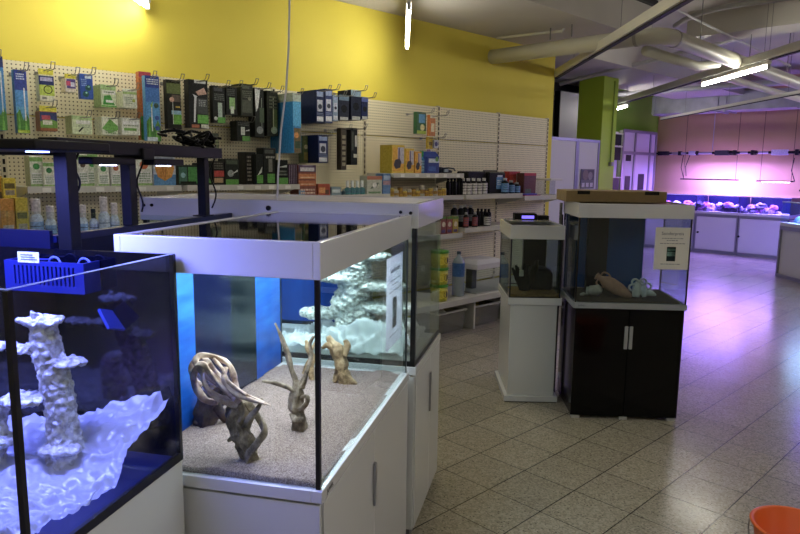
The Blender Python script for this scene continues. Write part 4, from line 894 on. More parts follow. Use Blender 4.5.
# sheet on the right pane near the back
ps = [frame_pt(O2, onplane(u, v, (O2[0], O2[1], 0), TH)) for u, v in ((391, 256), (407, 250), (402, 340), (393, 340))]
pa = thing('price_sheet', 'white printed sheet taped inside the right pane of the driftwood tank', 'paper sheet', (O2[0], O2[1], 0), TH)
x0, x1 = ps[0].x, ps[1].x-.01; zt_, zb_ = ps[1].z-.005, ps[2].z
PAPER = mat('paper_backlit', '#eef0f4', .6); _nt = PAPER.node_tree; _tl = _nt.nodes.new('ShaderNodeBsdfTranslucent'); _tl.inputs[0].default_value = (.9, .93, 1, 1); _mx = _nt.nodes.new('ShaderNodeMixShader'); _mx.inputs[0].default_value = .6
_nt.links.new(_nt.nodes['Principled BSDF'].outputs[0], _mx.inputs[1]); _nt.links.new(_tl.outputs[0], _mx.inputs[2]); _nt.links.new(_mx.outputs[0], [q for q in _nt.nodes if q.type == 'OUTPUT_MATERIAL'][0].inputs[0])
MB().box(x0, .0148, zb_, x1, .0155, zt_).build('paper', PAPER, pa)
def sheet_print(parent, x0, x1, z0, z1, y, s=1):
    b = MB(); w = x1-x0; h = z1-z0
    def q(a0, b0, a1, b1, mi): b.add([(x0+a0*w, y, z0+b0*h), (x0+a1*w, y, z0+b0*h), (x0+a1*w, y, z0+b1*h), (x0+a0*w, y, z0+b1*h)], [(0, 1, 2, 3)], mi)
    rr = random.Random(3)
    for zz, a0, a1 in ((.74, .2, .82), (.69, .34, .66), (.62, .15, .85), (.13, .2, .72)):
        x = a0
        while x < a1: ww = rr.uniform(.03, .1); q(x, zz-.008, x+ww, zz+.008, 0); x += ww+.02
    q(.36, .2, .62, .54, 1); q(.37, .44, .61, .50, 2); q(.37, .32, .61, .42, 3)
    b.build('printed_area', [pc('#7f8388'), pc('#1c2a2c'), pc('#5f8f80'), pc('#88b4a8')], parent)
sheet_print(pa, x0, x1, zb_, zt_, .0142)
text_mesh('heading', 'Sonderpreis', .03, pc('#5a5e66'), pa, Matrix.Translation(((x0+x1)/2, .0142, zb_+(zt_-zb_)*.85)) @ Matrix.Rotation(pi/2, 4, 'X'))

# ---- tank 2b, back to back
A0, A1, WB = 1.085, 1.695, 1.26
O2B = (O2[0]+.024*sin(TH), O2[1]-.024*cos(TH))
c2b, t2b, z2b = white_tank(O2B, A0, A1, WB, 'long white-hooded aquarium with white reef rock, behind the driftwood tank', 'white lacquered cabinet at the aisle corner behind the driftwood tank cabinet',   .787, 1.362, 1.463, (A0+.02, A0+.35, A1), 0)
panes(t2b, A0+.006, .006, A1-.006, WB-.006, zg, 1.362-z2b, GLASS)
seams(t2b, A0+.006, .006, A1-.006, WB-.006, zg, 1.362-z2b, .02, .022, only=(0, 2, 3))
MB().box(A1-.0175, .46, zg+.02, A1-.0145, WB-.016, 1.355-z2b).build('backdrop_film', mat('deep_blue_film', '#123c90', .35), t2b)
h2b = frame4('hood', MB(), A0-.003, -.003, A1+.003, WB+.003, 1.3625-z2b, 1.463-z2b, .02, WHITE, t2b)
kb = MB()
for px in ((144.5, 205), (152.5, 205), (269, 208), (401, 212), (411, 213)):
    q = frame_pt(O2B, onplane(px[0], px[1], (O2[0]+A0*cos(TH), O2[1]+A0*sin(TH), 0), TH+pi/2)); q.z -= z2b
    if q.y < .008: continue
    r_ = .011 if px[0] == 269 else .007
    kb = MB().lathe([(r_, 0), (r_, .006), (r_*.7, .01)], 14)
    o = kb.build('knob', BLACK, h2b); o.location = (A0-.0032, min(q.y, WB-.02), q.z); o.rotation_euler = (0, -pi/2, 0)
MB().box(A0+.018, .018, 1.452-z2b, A1-.018, WB-.018, 1.458-z2b).build('hood_lid', mat('frosted_lid', '#c4c2d4', .3), h2b)
for y in (.35, .95):
    MB().box(A0+.1, y-.15, 1.395-z2b, A0+.14, y+.15, 1.405-z2b).build('led_strip', mat('led_white2', '#ffffff', .4, emit=(.86, .97, 1.0), es=4), h2b)

# reef rock builder
def rock_mat(name, c0, c1):
    m = bpy.data.materials.new(name); nt, b, N, Lk = nodes(m)
    tc = N('ShaderNodeTexCoord'); n = N('ShaderNodeTexVoronoi'); n.inputs['Scale'].default_value = 48; Lk(tc.outputs['Object'], n.inputs['Vector'])
    n2 = N('ShaderNodeTexNoise'); n2.inputs['Scale'].default_value = 60; n2.inputs['Detail'].default_value = 6; Lk(tc.outputs['Object'], n2.inputs['Vector'])
    r = N('ShaderNodeValToRGB'); r.color_ramp.elements[0].color = lin(c0); r.color_ramp.elements[1].color = lin(c1); r.color_ramp.elements[0].position = .38; r.color_ramp.elements[1].position = .6
    Lk(n2.outputs[0], r.inputs[0]); Lk(r.outputs[0], b.inputs['Base Color']); b.inputs['Roughness'].default_value = .9
    bp = N('ShaderNodeBump'); bp.inputs['Strength'].default_value = 1; bp.inputs['Distance'].default_value = .012
    Lk(mth(nt, 'ADD', n.outputs['Distance'], n2.outputs[0]), bp.inputs['Height']); Lk(bp.outputs[0], b.inputs['Normal'])
    return m
ROCK = rock_mat('reef_ceramic', '#b4b2ae', '#f6f5f3')
def pillar(name_parent, pts, seed, n=72, sub=18):
    n = 72; sub = 18
    P, R = cr(pts, sub); b = MB()
    def rid(i, th, p):
        r0 = R[i]; q = Vector((p.x+r0*cos(th), p.y+r0*sin(th), p.z))+Vector((seed, 0, 0))
        return 1+.22*noise.noise(q*16)+.20*abs(noise.noise(q*38))+.16*noise.noise(q*85)+.10*noise.noise(q*170)
    b.tube(P, R, n, rid=rid); return b.build('pillar', ROCK, name_parent, smooth=True)
def ledge(parent, c, rx, ry, th, rot, seed, z=0):
    b = MB(); n = 64; prof = [(0.0, -1), (.3, -1), (.6, -1), (.88, -.55), (1, 0), (.92, .6), (.75, .9), (.6, .95), (.45, 1), (.3, 1), (.15, 1), (0, 1)]
    vs = []
    for r, h in prof:
        for k in range(n):
            a = 2*pi*k/n; q = Vector((cos(a)*1.4+seed, sin(a)*1.4, h*.3))
            rr_ = (r if r > 0 else .001)*(1+.28*noise.noise(q)+.10*noise.noise(q*4.5))
            x, y = rx*rr_*cos(a), ry*rr_*sin(a); zz = th*h+.008*noise.noise(Vector((x*50, y*50, seed)))+.006*noise.noise(Vector((x*130, y*130, seed+h)))
            vs.append((c[0]+x*cos(rot)-y*sin(rot), c[1]+x*sin(rot)+y*cos(rot), c[2]+zz))
    fs = [(i*n+k, i*n+(k+1) % n, (i+1)*n+(k+1) % n, (i+1)*n+k) for i in range(len(prof)-1) for k in range(n)]
    b.add(vs, fs); return b.build('ledge', ROCK, parent, smooth=True)
# rock in tank 2b (behind), base at local (1.35, .33)
def reef_b():
    O = (O2[0]+1.38*cos(TH)-.33*sin(TH), O2[1]+1.38*sin(TH)+.33*cos(TH)); zb = .765
    t = thing('reef_rock', 'white branching reef rock tower in the tank behind the driftwood tank', 'rock', (O[0], O[1], zb), TH)
    pillar(t, [((0, 0, 0), .10), ((.0, .0, .1), .09), ((0, .01, .2), .085), ((0, .0, .30), .07), ((0, -.01, .38), .075), ((-.0, -.03, .43), .05)], 3.3)
    ledge(t, (0, .05, .33), .10, .12, .020, 0, 1.1); ledge(t, (0, -.16, .2), .09, .14, .022, .3, 2.2)
    ledge(t, (0, -.05, .44), .07, .14, .018, -.3, 4.4); ledge(t, (0, -.20, .12), .09, .10, .03, 0, 5.1); ledge(t, (.02, .17, .15), .08, .12, .024, .2, 6.2); ledge(t, (.0, -.12, .30), .08, .12, .02, 0, 7.7)
    pillar(t, [((0, -.2, 0), .07), ((0, -.2, .1), .06)], 5.5)
    return t
reef_b()
PLAST = None
def plastic_mat():
    m = bpy.data.materials.new('plastic_sheet'); m.use_nodes = True; nt = m.node_tree; nt.nodes.clear()
    o = nt.nodes.new('ShaderNodeOutputMaterial'); d = nt.nodes.new('ShaderNodeBsdfDiffuse'); tr = nt.nodes.new('ShaderNodeBsdfTranslucent'); tp = nt.nodes.new('ShaderNodeBsdfTransparent'); g = nt.nodes.new('ShaderNodeBsdfGlossy')
    g.inputs['Roughness'].default_value = .25; d.inputs[0].default_value = (.85, .86, .9, 1); tr.inputs[0].default_value = (.85, .86, .9, 1)
    a = nt.nodes.new('ShaderNodeMixShader'); a.inputs[0].default_value = .4; b = nt.nodes.new('ShaderNodeMixShader'); b.inputs[0].default_value = .18; c = nt.nodes.new('ShaderNodeMixShader'); c.inputs[0].default_value = .07
    L = nt.links.new; L(d.outputs[0], a.inputs[1]); L(tr.outputs[0], a.inputs[2]); L(a.outputs[0], b.inputs[1]); L(tp.outputs[0], b.inputs[2]); L(b.outputs[0], c.inputs[1]); L(g.outputs[0], c.inputs[2]); L(c.outputs[0], o.inputs[0])
    return m
PLAST = plastic_mat()
def sheet(O, zb, x0, y0, x1, y1, fn, label, nu=110, nv=160):
    b = MB(); b.grid(lambda i, j: fn(i, j, x0+(x1-x0)*i, y0+(y1-y0)*j), nu, nv)
    o = b.build('plastic_sheet', PLAST, smooth=True, loc=(O[0], O[1], zb), rotz=TH); return tag(o, label, 'plastic sheet')
def fold(x, y, s=0, amp=.02):
    q = Vector((x*7+s, y*4, 0)); w = noise.noise(q)*.35
    q2 = Vector((x*26+s, y*15, s)); cz = .55*amp*(1-2*abs(noise.noise(q2)))+.30*amp*(1-2*abs(noise.noise(q2*2.3)))
    r = 1-abs(sin((x*1.2+y*.6+w)*16+s)); return cz+.4*amp+ amp*(.5+.5*noise.noise(q*1.3))+amp*.8*r**3+amp*.35*(1-abs(noise.noise(q*4)))**4
sheet(O2, .764, A0+.03, .04, A1-.05, .62, lambda i, j, x, y: (x, y, max(.003, .004+fold(x, y, 2, .03)+.13*max(0, 1-abs(i-.16)/.16)*(.6+.4*sin(j*5)))), 'bluish white plastic sheet lying under the white reef rock, rear tank', 80, 90)

# ---- tank 1 (blue lit reef tank at left)
O1 = (.306, 1.314); L1, W1, ZB1, ZT1 = .539, 1.15, .82, 1.377
c1 = thing('tank_cabinet', 'white cabinet under the blue-lit reef tank, lower left', 'cabinet', (O1[0], O1[1], 0), TH)
MB().box(0.02, .02, 0, L1-.02, W1-.02, .05).build('plinth', mat('plinth_grey', '#77767a', .5), c1)
MB().box(.001, .001, .0505, L1-.001, W1-.001, ZB1-.0015).build('body', WHITE, c1, bevel=.002)
MB().box(-.017, .004, .06, .0, .57, ZB1-.008).build('door', WHITE, c1, bevel=.002); MB().box(-.017, .574, .06, .0, W1-.004, ZB1-.008).build('door', WHITE, c1, bevel=.002)
t1 = thing('aquarium', 'rimless reef aquarium glowing deep blue at the left edge', 'aquarium', (O1[0], O1[1], ZB1), TH)
hh = ZT1-ZB1
GB = glass('tank_glass_blueish', (.90, .94, .97), 1.0)
panes(t1, 0, 0, L1, W1, .0, hh, GB, .01, skip=('back',))
MB().box(L1-.01, 0, 0, L1, W1, hh).build('back_pane', mat('dark_back_glass', '#05060f', .08), t1)
MB().box(.01, .01, .0005, L1-.0105, W1-.0105, .01).build('bottom_pane', mat('blue_bottom', '#1c2a70', .3), t1)
seams(t1, 0, 0, L1, W1, 0.0, hh-.002, .012, .022, only=(0, 1, 2, 3))
e = MB(); e.box(0, 0, hh+.0002, .010, W1, hh+.0012); e.box(.0102, 0, hh+.0002, L1, .010, hh+.0012)
e.build('polished_edge', mat('edge_glass', '#9aa8b8', .15), t1)
# overflow comb box
ob = thing('overflow_box', 'blue slotted overflow box with a white sticker at the back of the reef tank', 'overflow box', (O1[0], O1[1], 0), TH)
ox0, ox1, oy0, oy1, oz0, oz1 = .465, .5275, .215, .455, 1.272, 1.352
NVB = mat('overflow_plastic', '#1a2468', .3)
b = MB()
b.box(ox0, oy0, oz0, ox0+.006, oy1, oz0+.018); b.box(ox0, oy0, oz1-.012, ox0+.006, oy1, oz1)
n = 15; st = (oy1-oy0-.05)/n
b.box(ox0, oy0, oz0+.018, ox0+.006, oy0+.028, oz1-.012); b.box(ox0, oy1-.022, oz0+.018, ox0+.006, oy1, oz1-.012)
for k in range(n): b.box(ox0, oy0+.028+k*st+st*.45, oz0+.018, ox0+.006, oy0+.028+(k+1)*st, oz1-.012)
b.box(ox0+.0065, oy0, oz0, ox1, oy0+.006, oz1); b.box(ox0+.0065, oy1-.006, oz0, ox1, oy1, oz1); b.box(ox0+.0065, oy0+.0065, oz0, ox1, oy1-.0065, oz0+.006)
b.build('slotted_case', NVB, ob)
MB().box(ox0+.008, oy0+.0065, oz0+.01, ox0+.012, oy1-.0065, oz1-.004).build('inner_baffle', pc('#030308'), ob)
MB().box(ox0+.02, oy1-.11, oz1+.0003, ox0+.05, oy1-.045, oz1+.001).build('sticker_back', NVB, ob)
MB().box(ox0-.0015, oy1-.11, oz1-.004, ox0-.0005, oy1-.045, oz1+.024).build('sticker', pc('#d4dcf4'), ob)
lb_ = MB()
for r_ in range(3): lb_.box(ox0-.0022, oy1-.104+.006*r_, oz1+.003+.006*r_, ox0-.0018, oy1-.055, oz1+.0055+.006*r_)
lb_.build('sticker_print', pc('#4a5488'), ob)
for k, y in enumerate((.24, .33)):
    pts = [(ox0+.035, y+.018*cos(a), oz1-.01+.018*sin(a)) for a in [pi*i/10 for i in range(11)]]
    MB().tube(pts, .003, 6).build('hose_loop', pc('#5a6ac0'), ob)
# corner overflow shaft behind
# reef rock in tank 1
rb = atz(62, 478, .835)
rk = thing('reef_rock', 'tall white reef rock pillar with flat ledges in the blue-lit tank', 'rock', (rb.x, rb.y, .832), TH)
zr = .832
def R1(u, v, dd=0):
    q = ondepth(u, v, (rb-CAM).dot(Fv)+dd)-rb; q.z = q.z+rb.z-zr
    return Vector((q.x*cos(TH)+q.y*sin(TH), -q.x*sin(TH)+q.y*cos(TH), q.z))
pillar(rk, [(R1(66, 486), .040), (R1(65, 460), .044), (R1(64, 440), .036), (R1(62, 410), .034), (R1(57, 385), .034), (R1(50, 360), .034), (R1(45, 338), .032), (R1(43, 322), .030)], 1.2, 44, 8)
ledge(rk, R1(41, 321), .045, .052, .009, 0, 1.3); ledge(rk, R1(28, 349, .02), .040, .050, .008, 0, 2.9); ledge(rk, R1(70, 362), .034, .042, .008, .3, 3.7)
ledge(rk, R1(25, 399, -.01), .050, .060, .009, 0, 4.6); ledge(rk, R1(60, 448, -.02), .050, .052, .010, 0, 5.9); ledge(rk, R1(2, 346, .05), .03, .04, .008, 0, 8.4)
pillar(rk, [(R1(-12, 490, -.02), .035), (R1(-8, 440, -.02), .032), (R1(-4, 405, -.02), .028)], 7.2, 36, 6)
ledge(rk, R1(0, 440, -.03), .04, .05, .01, 0, 9.4)
tp = MB(); tp.tube([R1(36, 318), R1(31, 312), R1(30, 318)], [.012, .004, .001], 10); tp.tube([R1(24, 324), R1(18, 317)], [.003, .001], 6); tp.build('spike', ROCK, rk, smooth=True)
tag(MB().box(-.035, -.03, -.004, .035, .03, .004).build('circulation_plate', mat('plate_blue', '#2a3a88', .3), loc=(O1[0]+.505*cos(TH)-.17*sin(TH), O1[1]+.505*sin(TH)+.17*cos(TH), 1.20), rotz=TH), 'blue flat plate held at the dark back wall of the reef tank', 'plate').rotation_euler = (.9, .3, TH)
# plastic sheet in tank 1
def sh1(i, j, x, y):
    # i along x(0..1 away), j along y (0 right pane .. 1 left)
    g = max(0, (i-.45)/.55); e = max(0, 1-j/.42)
    lift = .15*(g**1.3)*(.15+.85*e)*(1 if j > .03 else .8)
    yy = y+.02*sin(x*20)*(1-j)
    z = max(.003, .002+fold(x, y, 5, .022)+lift)
    return (x, max(.014, yy), z)
sheet(O1, .832, .03, .022, L1-.03, 1.0, sh1, 'crumpled white plastic sheet under the reef rock, rising at the right, blue-lit tank')

# ---- tank 1b and lamp gallows
U = lambda u, v, z: (O1[0]+u*cos(TH)-v*sin(TH), O1[1]+u*sin(TH)+v*cos(TH), z)
cb = thing('tank_cabinet', 'dark cabinet of the tank behind the blue-lit reef tank', 'cabinet', (O1[0], O1[1], 0), TH)
MB().box(.575, .405, 0, 1.62, 1.55, .82).build('body', mat('navy_panel', '#060a26', .4, spec=.3), cb)
tb = thing('aquarium', 'dark-sided tank with a navy rim behind the blue-lit reef tank', 'aquarium', (O1[0], O1[1], .8205), TH)
NP = mat('navy_panel', '#060a26', .4, spec=.3)
MB().box(.575, .405, 0, .587, 1.55, .600).build('near_panel', NP, tb)
MB().box(.5875, .405, 0, 1.62, .417, .565).build('side_panel', NP, tb)
MB().box(.5875, 1.538, 0, 1.62, 1.55, .565).build('glass_pane', GLASS, tb); MB().box(1.608, .4175, 0, 1.62, 1.5375, .565).build('glass_pane', GLASS, tb)
MB().box(.5875, .395, .5655, 1.62, .425, .585).build('rim', mat('navy_rim', '#0c1238', .3), tb)
gl = thing('lamp_gallows', 'black lamp gallows with three square posts over the left tanks', 'lamp frame', (O1[0], O1[1], 0), TH)
def post(px, w, ptop, zb=.87, v=.36):
    # find u so the post centre falls on pixel column px
    u = .55
    for _ in range(400):
        P = Vector(U(u, v, 1.5)); d = P-CAM; c = 400+FPX*d.dot(Rv)/d.dot(Fv)
        if c >= px: break
        u += .004
    MB().box(u-w/2, v-w/2, zb, u+w/2, v+w/2, ptop).build('post', NAVYM, gl, bevel=.003); return u
u1 = post(67, .042, 1.655, 0.0, .36); u2 = post(129, .036, 1.655, 1.4062, .41); u3 = post(203.5, .034, 1.64, 1.4062, .41)
MB().box(u1-.05, .34, 1.632, u3+.03, .40, 1.672).build('beam', BLACK, gl, bevel=.003)
MB().box(u1-.05, .4005, 1.625, u1+.02, 1.5, 1.668).build('beam', BLACK, gl, bevel=.003)
MB().box(u1-.36, .40, 1.64, u1-.052, .44, 1.66).build('arm', BLACK, gl)
MB().tube([U_ for U_ in [(u1-.16, .60, 1.625), (u1-.20, .62, 1.60)]], .006, 6).build('swivel_arm', BLACK, gl)
MB().tube([(u1-.24, .70, 1.575), (u1-.18, .56, 1.607)], .014, 8).build('spot_lamp', BLACK, gl)
bl = MB(); bl.box(u2-.03, .33, 1.62, u2+.03, .44, 1.655); bl.build('clamp', BLACK, gl, bevel=.004)
# foot plates
MB().box(u3-.035, .385, 1.4058, u3+.03, .44, 1.4100).build('foot', NAVYM, gl)
# LED fixtures
LEDB = mat('led_blue', '#4060ff', .4, emit=(.16, .22, 1.0), es=12)
LEDW = mat('led_cold', '#c8d8ff', .4, emit=(.55, .62, 1.0), es=12)
def fixture(cx, cy, lx, ly, z, label):
    t = thing('led_fixture', label, 'lamp', U(cx, cy, z), TH)
    MB().box(-lx/2, -ly/2, 0, lx/2, ly/2, .022).build('housing', BLACK, t, bevel=.004)
    for k in range(max(1, int(ly/.2))):
        y = -ly/2+(k+.5)*ly/max(1, int(ly/.2)); MB().lathe([(.001, -.003), (min(lx, .08)*.3, -.003), (min(lx, .08)*.3, -.0003), (.001, -.0003)], 16, (0, y, 0), closed=True).build('led_puck', LEDB, t)
    return t
fixture(.32, .50, .24, .80, 1.630, 'flat black light bar with blue diodes above the reef tank')
fx = fixture((u1+u2)/2+.02, .370, .20, .05, 1.602, 'short black lamp with white-blue diodes between the first two posts')
fx2 = fixture(u2+.14, .37, .18, .05, 1.602, 'short black lamp glowing white under the beam right of the second post')
for f_ in (fx, fx2):
    for ch in f_.children:
        if ch.name.startswith('led_puck'): ch.data.materials[0] = LEDW
# cables
rr = random.Random(11)
for k in range(4):
    pts = []; uu = u2+.18+.05*k
    for i in range(14):
        q = i/13; pts.append(U(uu+(u3-uu+.02)*q, .385+.05*rr.uniform(-1, 1), 1.685+.035*rr.random()+.02*sin(q*9+k)))
    tag(MB().tube(cr([(Vector(p), .006) for p in pts], 4)[0], .0055, 6).build('cable', pc('#0c0d12'), smooth=True),
        'black cable tangled on top of the right part of the lamp beam', 'cable', 'cables tangled on the lamp beam')
for k, (px, v0, v1, lab) in enumerate((((140), 148, 212, 'thin black cable dangling right of the second post'), ((213), 148, 208, 'thin black cable dangling right of the third post'), ((77), 150, 200, 'thin black cable along the right edge of the thick post'))):
    dep = (Vector(U((u2, u3, u1)[k]+.03, .36, 1.5))-CAM).dot(Fv)
    pts = [(ondepth(px+3*sin(i*1.1+k), v0+(v1-v0)*i/8, dep), .0032) for i in range(9)]
    tag(MB().tube(cr(pts, 4)[0], .0032, 6).build('cable', pc('#0c0d12'), smooth=True), lab, 'cable')

# ---- tank 3 (black cabinet) and its contents
T3 = -.83341
O3 = (3.685, 2.174); W3, D3 = .70, .51
def dark_cab():
    c = thing('tank_cabinet', 'glossy black two-door cabinet with silver handles', 'cabinet', (O3[0], O3[1], 0), T3)
    bk = mat('black_lacquer', '#040406', .1, spec=.25)
    MB().box(.012, .02, .02, W3-.012, D3-.01, .735).build('carcass', bk, c, bevel=.002)
    for k, (a, b, hx) in enumerate(((.010, W3/2-.002, W3/2-.026), (W3/2+.002, W3-.010, W3/2+.004))):
        d = MB().box(a, 0, .022, b, .0195, .733).build('door', bk, c, bevel=.002)
        MB().box(hx, -.012, .475, hx+.022, -.0003, .625).build('handle', mat('silver_handle', '#b4b8bc', .3, .6), d, bevel=.004)
    for x in (.02, W3/2-.025, W3-.07): MB().box(x, .0, 0, x+.05, .05, .0195).build('foot', mat('grey_plastic', '#a9a9a6', .5), c)
    for x in (.02, W3-.07): MB().box(x, D3-.06, 0, x+.05, D3-.01, .0195).build('foot', mat('grey_plastic', '#a9a9a6', .5), c)
    t = thing('aquarium', 'glass aquarium with an amphora ornament and a taped sheet on the black cabinet', 'aquarium', (O3[0], O3[1], .7355), T3)
    TR = mat('tray_silver', '#9a9da2', .35)
    frame4('base_tray', MB(), -.004, -.004, W3+.004, D3+.004, 0, .036, .03, TR, t)
    MB().box(.027, .027, .004, W3-.027, D3-.027, .02).build('bottom_glass', mat('tray_grey', '#a9a9a2', .4), t)
    g3 = glass('tank_glass_dark', (.80, .86, .88), 1.3)
    panes(t, .003, .003+.0, W3-.003, D3-.003, .0365, 1.3125-.7355, g3, .008, skip=('left',))
    seams(t, .003, .003, W3-.003, D3-.003, .0365, 1.3125-.7355, .009, .0)
    # blue backdrop behind
    b = MB(); bz = 1.31-.7355
    b.box(.014, D3-.018, .05, .56, D3-.0125, bz); b.build('backdrop_film', mat('dark_blue_film', '#1c5596', .08), t)
    MB().box(.014+.15, D3-.05, .05, .014+.29, D3-.019, bz).build('filter_box', mat('filter_black', '#0a0a0c', .3), t)
    hd = frame4('hood', MB(), -.003, -.003, W3+.003, D3+.003, 1.313-.7355, 1.402-.7355, .02, WHITE, t)
    MB().box(.018, .018, 1.39-.7355, W3-.018, D3-.018, 1.396-.7355).build('hood_lid', BLACKG, hd)
    text_mesh('logo', 'JUWEL', .014, mat('logo_black', '#18181a', .4), t, Matrix.Translation((.045, -.0048, .018)) @ Matrix.Rotation(pi/2, 4, 'X'))
    return c, t
dark_cab()
g3 = gravel_bed('gravel', O3, T3, .0315, .0315, W3-.0315, D3-.0515, .7560, lambda i, j: .022+.006*noise.noise(Vector((i*4, j*4, 2)))+.012*j, gravel_mat('brown_gravel', '#2c241a', '#4a3d2c', '#6a5a44', 300), 'dark brown gravel in the aquarium on the black cabinet', 30, 24)
def L3(x, y, z): return (O3[0]+x*cos(T3)-y*sin(T3), O3[1]+x*sin(T3)+y*cos(T3), z)
am = thing('amphora', 'terracotta amphora ornament leaning on the dark gravel', 'ornament', L3(.29, .17, .795), T3)
AMP = mat('terracotta_pale', '#c79a80', .8, noise_amt=.12, noise_scale=40)
ax = Vector((-.86, .1, .5)).normalized(); MBx = MB()
prof = [(-.13, .004), (-.12, .016), (-.08, .032), (-.03, .043), (.03, .046), (.07, .038), (.095, .022), (.11, .018), (.125, .020), (.133, .026), (.138, .024)]
MBx.tube([Vector((0, 0, .055))+ax*p for p, r in prof], [r for p, r in prof], 24); MBx.build('body', AMP, am, smooth=True)
pn = ax.cross(Vector((0, 1, 0))).normalized()
for s in (1, -1):
    side = Vector((0, 1, 0)).cross(ax).normalized()
    hp = [(Vector((0, 0, .055))+ax*.115+side*s*.018, .005), (Vector((0, 0, .055))+ax*.11+side*s*.042, .006), (Vector((0, 0, .055))+ax*.08+side*s*.05, .006), (Vector((0, 0, .055))+ax*.055+side*s*.04, .005)]
    MB().tube(*cr(hp, 5), 10).build('handle', AMP, am, smooth=True)
vs_ = thing('broken_vase', 'small pale broken vase left of the leaning amphora', 'ornament', L3(.15, .15, .792), T3)
VP_ = mat('plaster_pale', '#c4bdae', .8, noise_amt=.1, noise_scale=50)
MB().tube([(-.035, -.01, .03), (-.02, -.01, .034), (.03, 0, .036), (.05, .005, .03)], [.025, .033, .036, .02], 20, cap=False).build('body', VP_, vs_, smooth=True)
MB().tube([(-.045, -.01, .03), (-.035, -.01, .03)], [.03, .027], 20, cap=False).build('rim', VP_, vs_, smooth=True)
MB().tube([(-.09, -.02, .006), (-.07, -.03, .012), (-.05, -.02, .008)], [.006, .014, .006], 10).build('shard', VP_, vs_, smooth=True)
sk = thing('skull_rock', 'white hollow ornament with two eye-like holes at the right of the dark gravel', 'ornament', L3(.45, .15, .792), T3)
b = MB()
def rd(seed): return lambda i, th, p: 1+.12*noise.noise(Vector((cos(th)*2+seed, sin(th)*2, i*.4)))
b.tube(*cr([(Vector((-.03, -.02, .0)), .022), (Vector((-.025, -.01, .04)), .028), (Vector((-.02, 0, .08)), .022), (Vector((-.01, 0, .10)), .008)], 6), 18, rid=rd(1))
b.tube(*cr([(Vector((.025, -.02, .0)), .012), (Vector((.02, -.01, .04)), .024), (Vector((.02, 0, .08)), .016), (Vector((.0, 0, .105)), .01)], 6), 18, rid=rd(2))
b.tube(*cr([(Vector((.02, 0, .03)), .022), (Vector((.06, 0, .026)), .022), (Vector((.105, .01, .01)), .008)], 6), 18, rid=rd(3))
b.build('body', mat('bone_white', '#d8dad6', .7, noise_amt=.08, noise_scale=40), sk, smooth=True)
for k, c in enumerate(((-.038, 0, .10), (.012, 0, .105), (-.055, 0, .065), (.045, 0, .075))):
    pts = [Vector((c[0]+.02*cos(a), c[1]-.012, c[2]+.02*sin(a)-.004)) for a in [2*pi*i/16 for i in range(17)]]
    MB().tube(pts, .007, 8).build('ring', mat('bone_white', '#d8dad6', .7, noise_amt=.08, noise_scale=40), sk, smooth=True)
# taped sheet on the front pane
s0 = onplane(656, 228, (O3[0], O3[1], 0), T3); s1 = onplane(687.5, 270, (O3[0], O3[1], 0), T3)
sp_ = thing('price_sheet', 'white printed sheet with a small dark picture taped to the black-cabinet aquarium', 'paper sheet', (O3[0], O3[1], 0), T3)
e0 = (s0.x-O3[0])*cos(T3)+(s0.y-O3[1])*sin(T3); e1 = (s1.x-O3[0])*cos(T3)+(s1.y-O3[1])*sin(T3)
MB().box(e0, .0012, s1.z, e1, .0022, s0.z+.005).build('paper', mat('paper_white', '#e4e2da', .6), sp_)
sheet_print(sp_, e0, e1, s1.z, s0.z+.005, .0008)
text_mesh('heading', 'Sonderpreis', .028, pc('#5a5e66'), sp_, Matrix.Translation(((e0+e1)/2, .0008, s1.z+(s0.z-s1.z)*.87)) @ Matrix.Rotation(pi/2, 4, 'X'))
# cardboard on top
cbx = thing('cardboard_box', 'flat brown cardboard box lying on the hood of the black-cabinet aquarium', 'box', (O3[0], O3[1], 1.4025), T3)
MB().box(-.05, .18, 0, .59, D3+.04, .072).build('carton', mat('cardboard', '#8a7550', .85, noise_amt=.08, noise_scale=20), cbx, bevel=.003)
MB().box(.02, .1785, .05, .10, .1797, .0722).build('tape', pc('#1a1814'), cbx); MB().box(.45, .1785, .05, .54, .1797, .0722).build('tape', pc('#1a1814'), cbx)

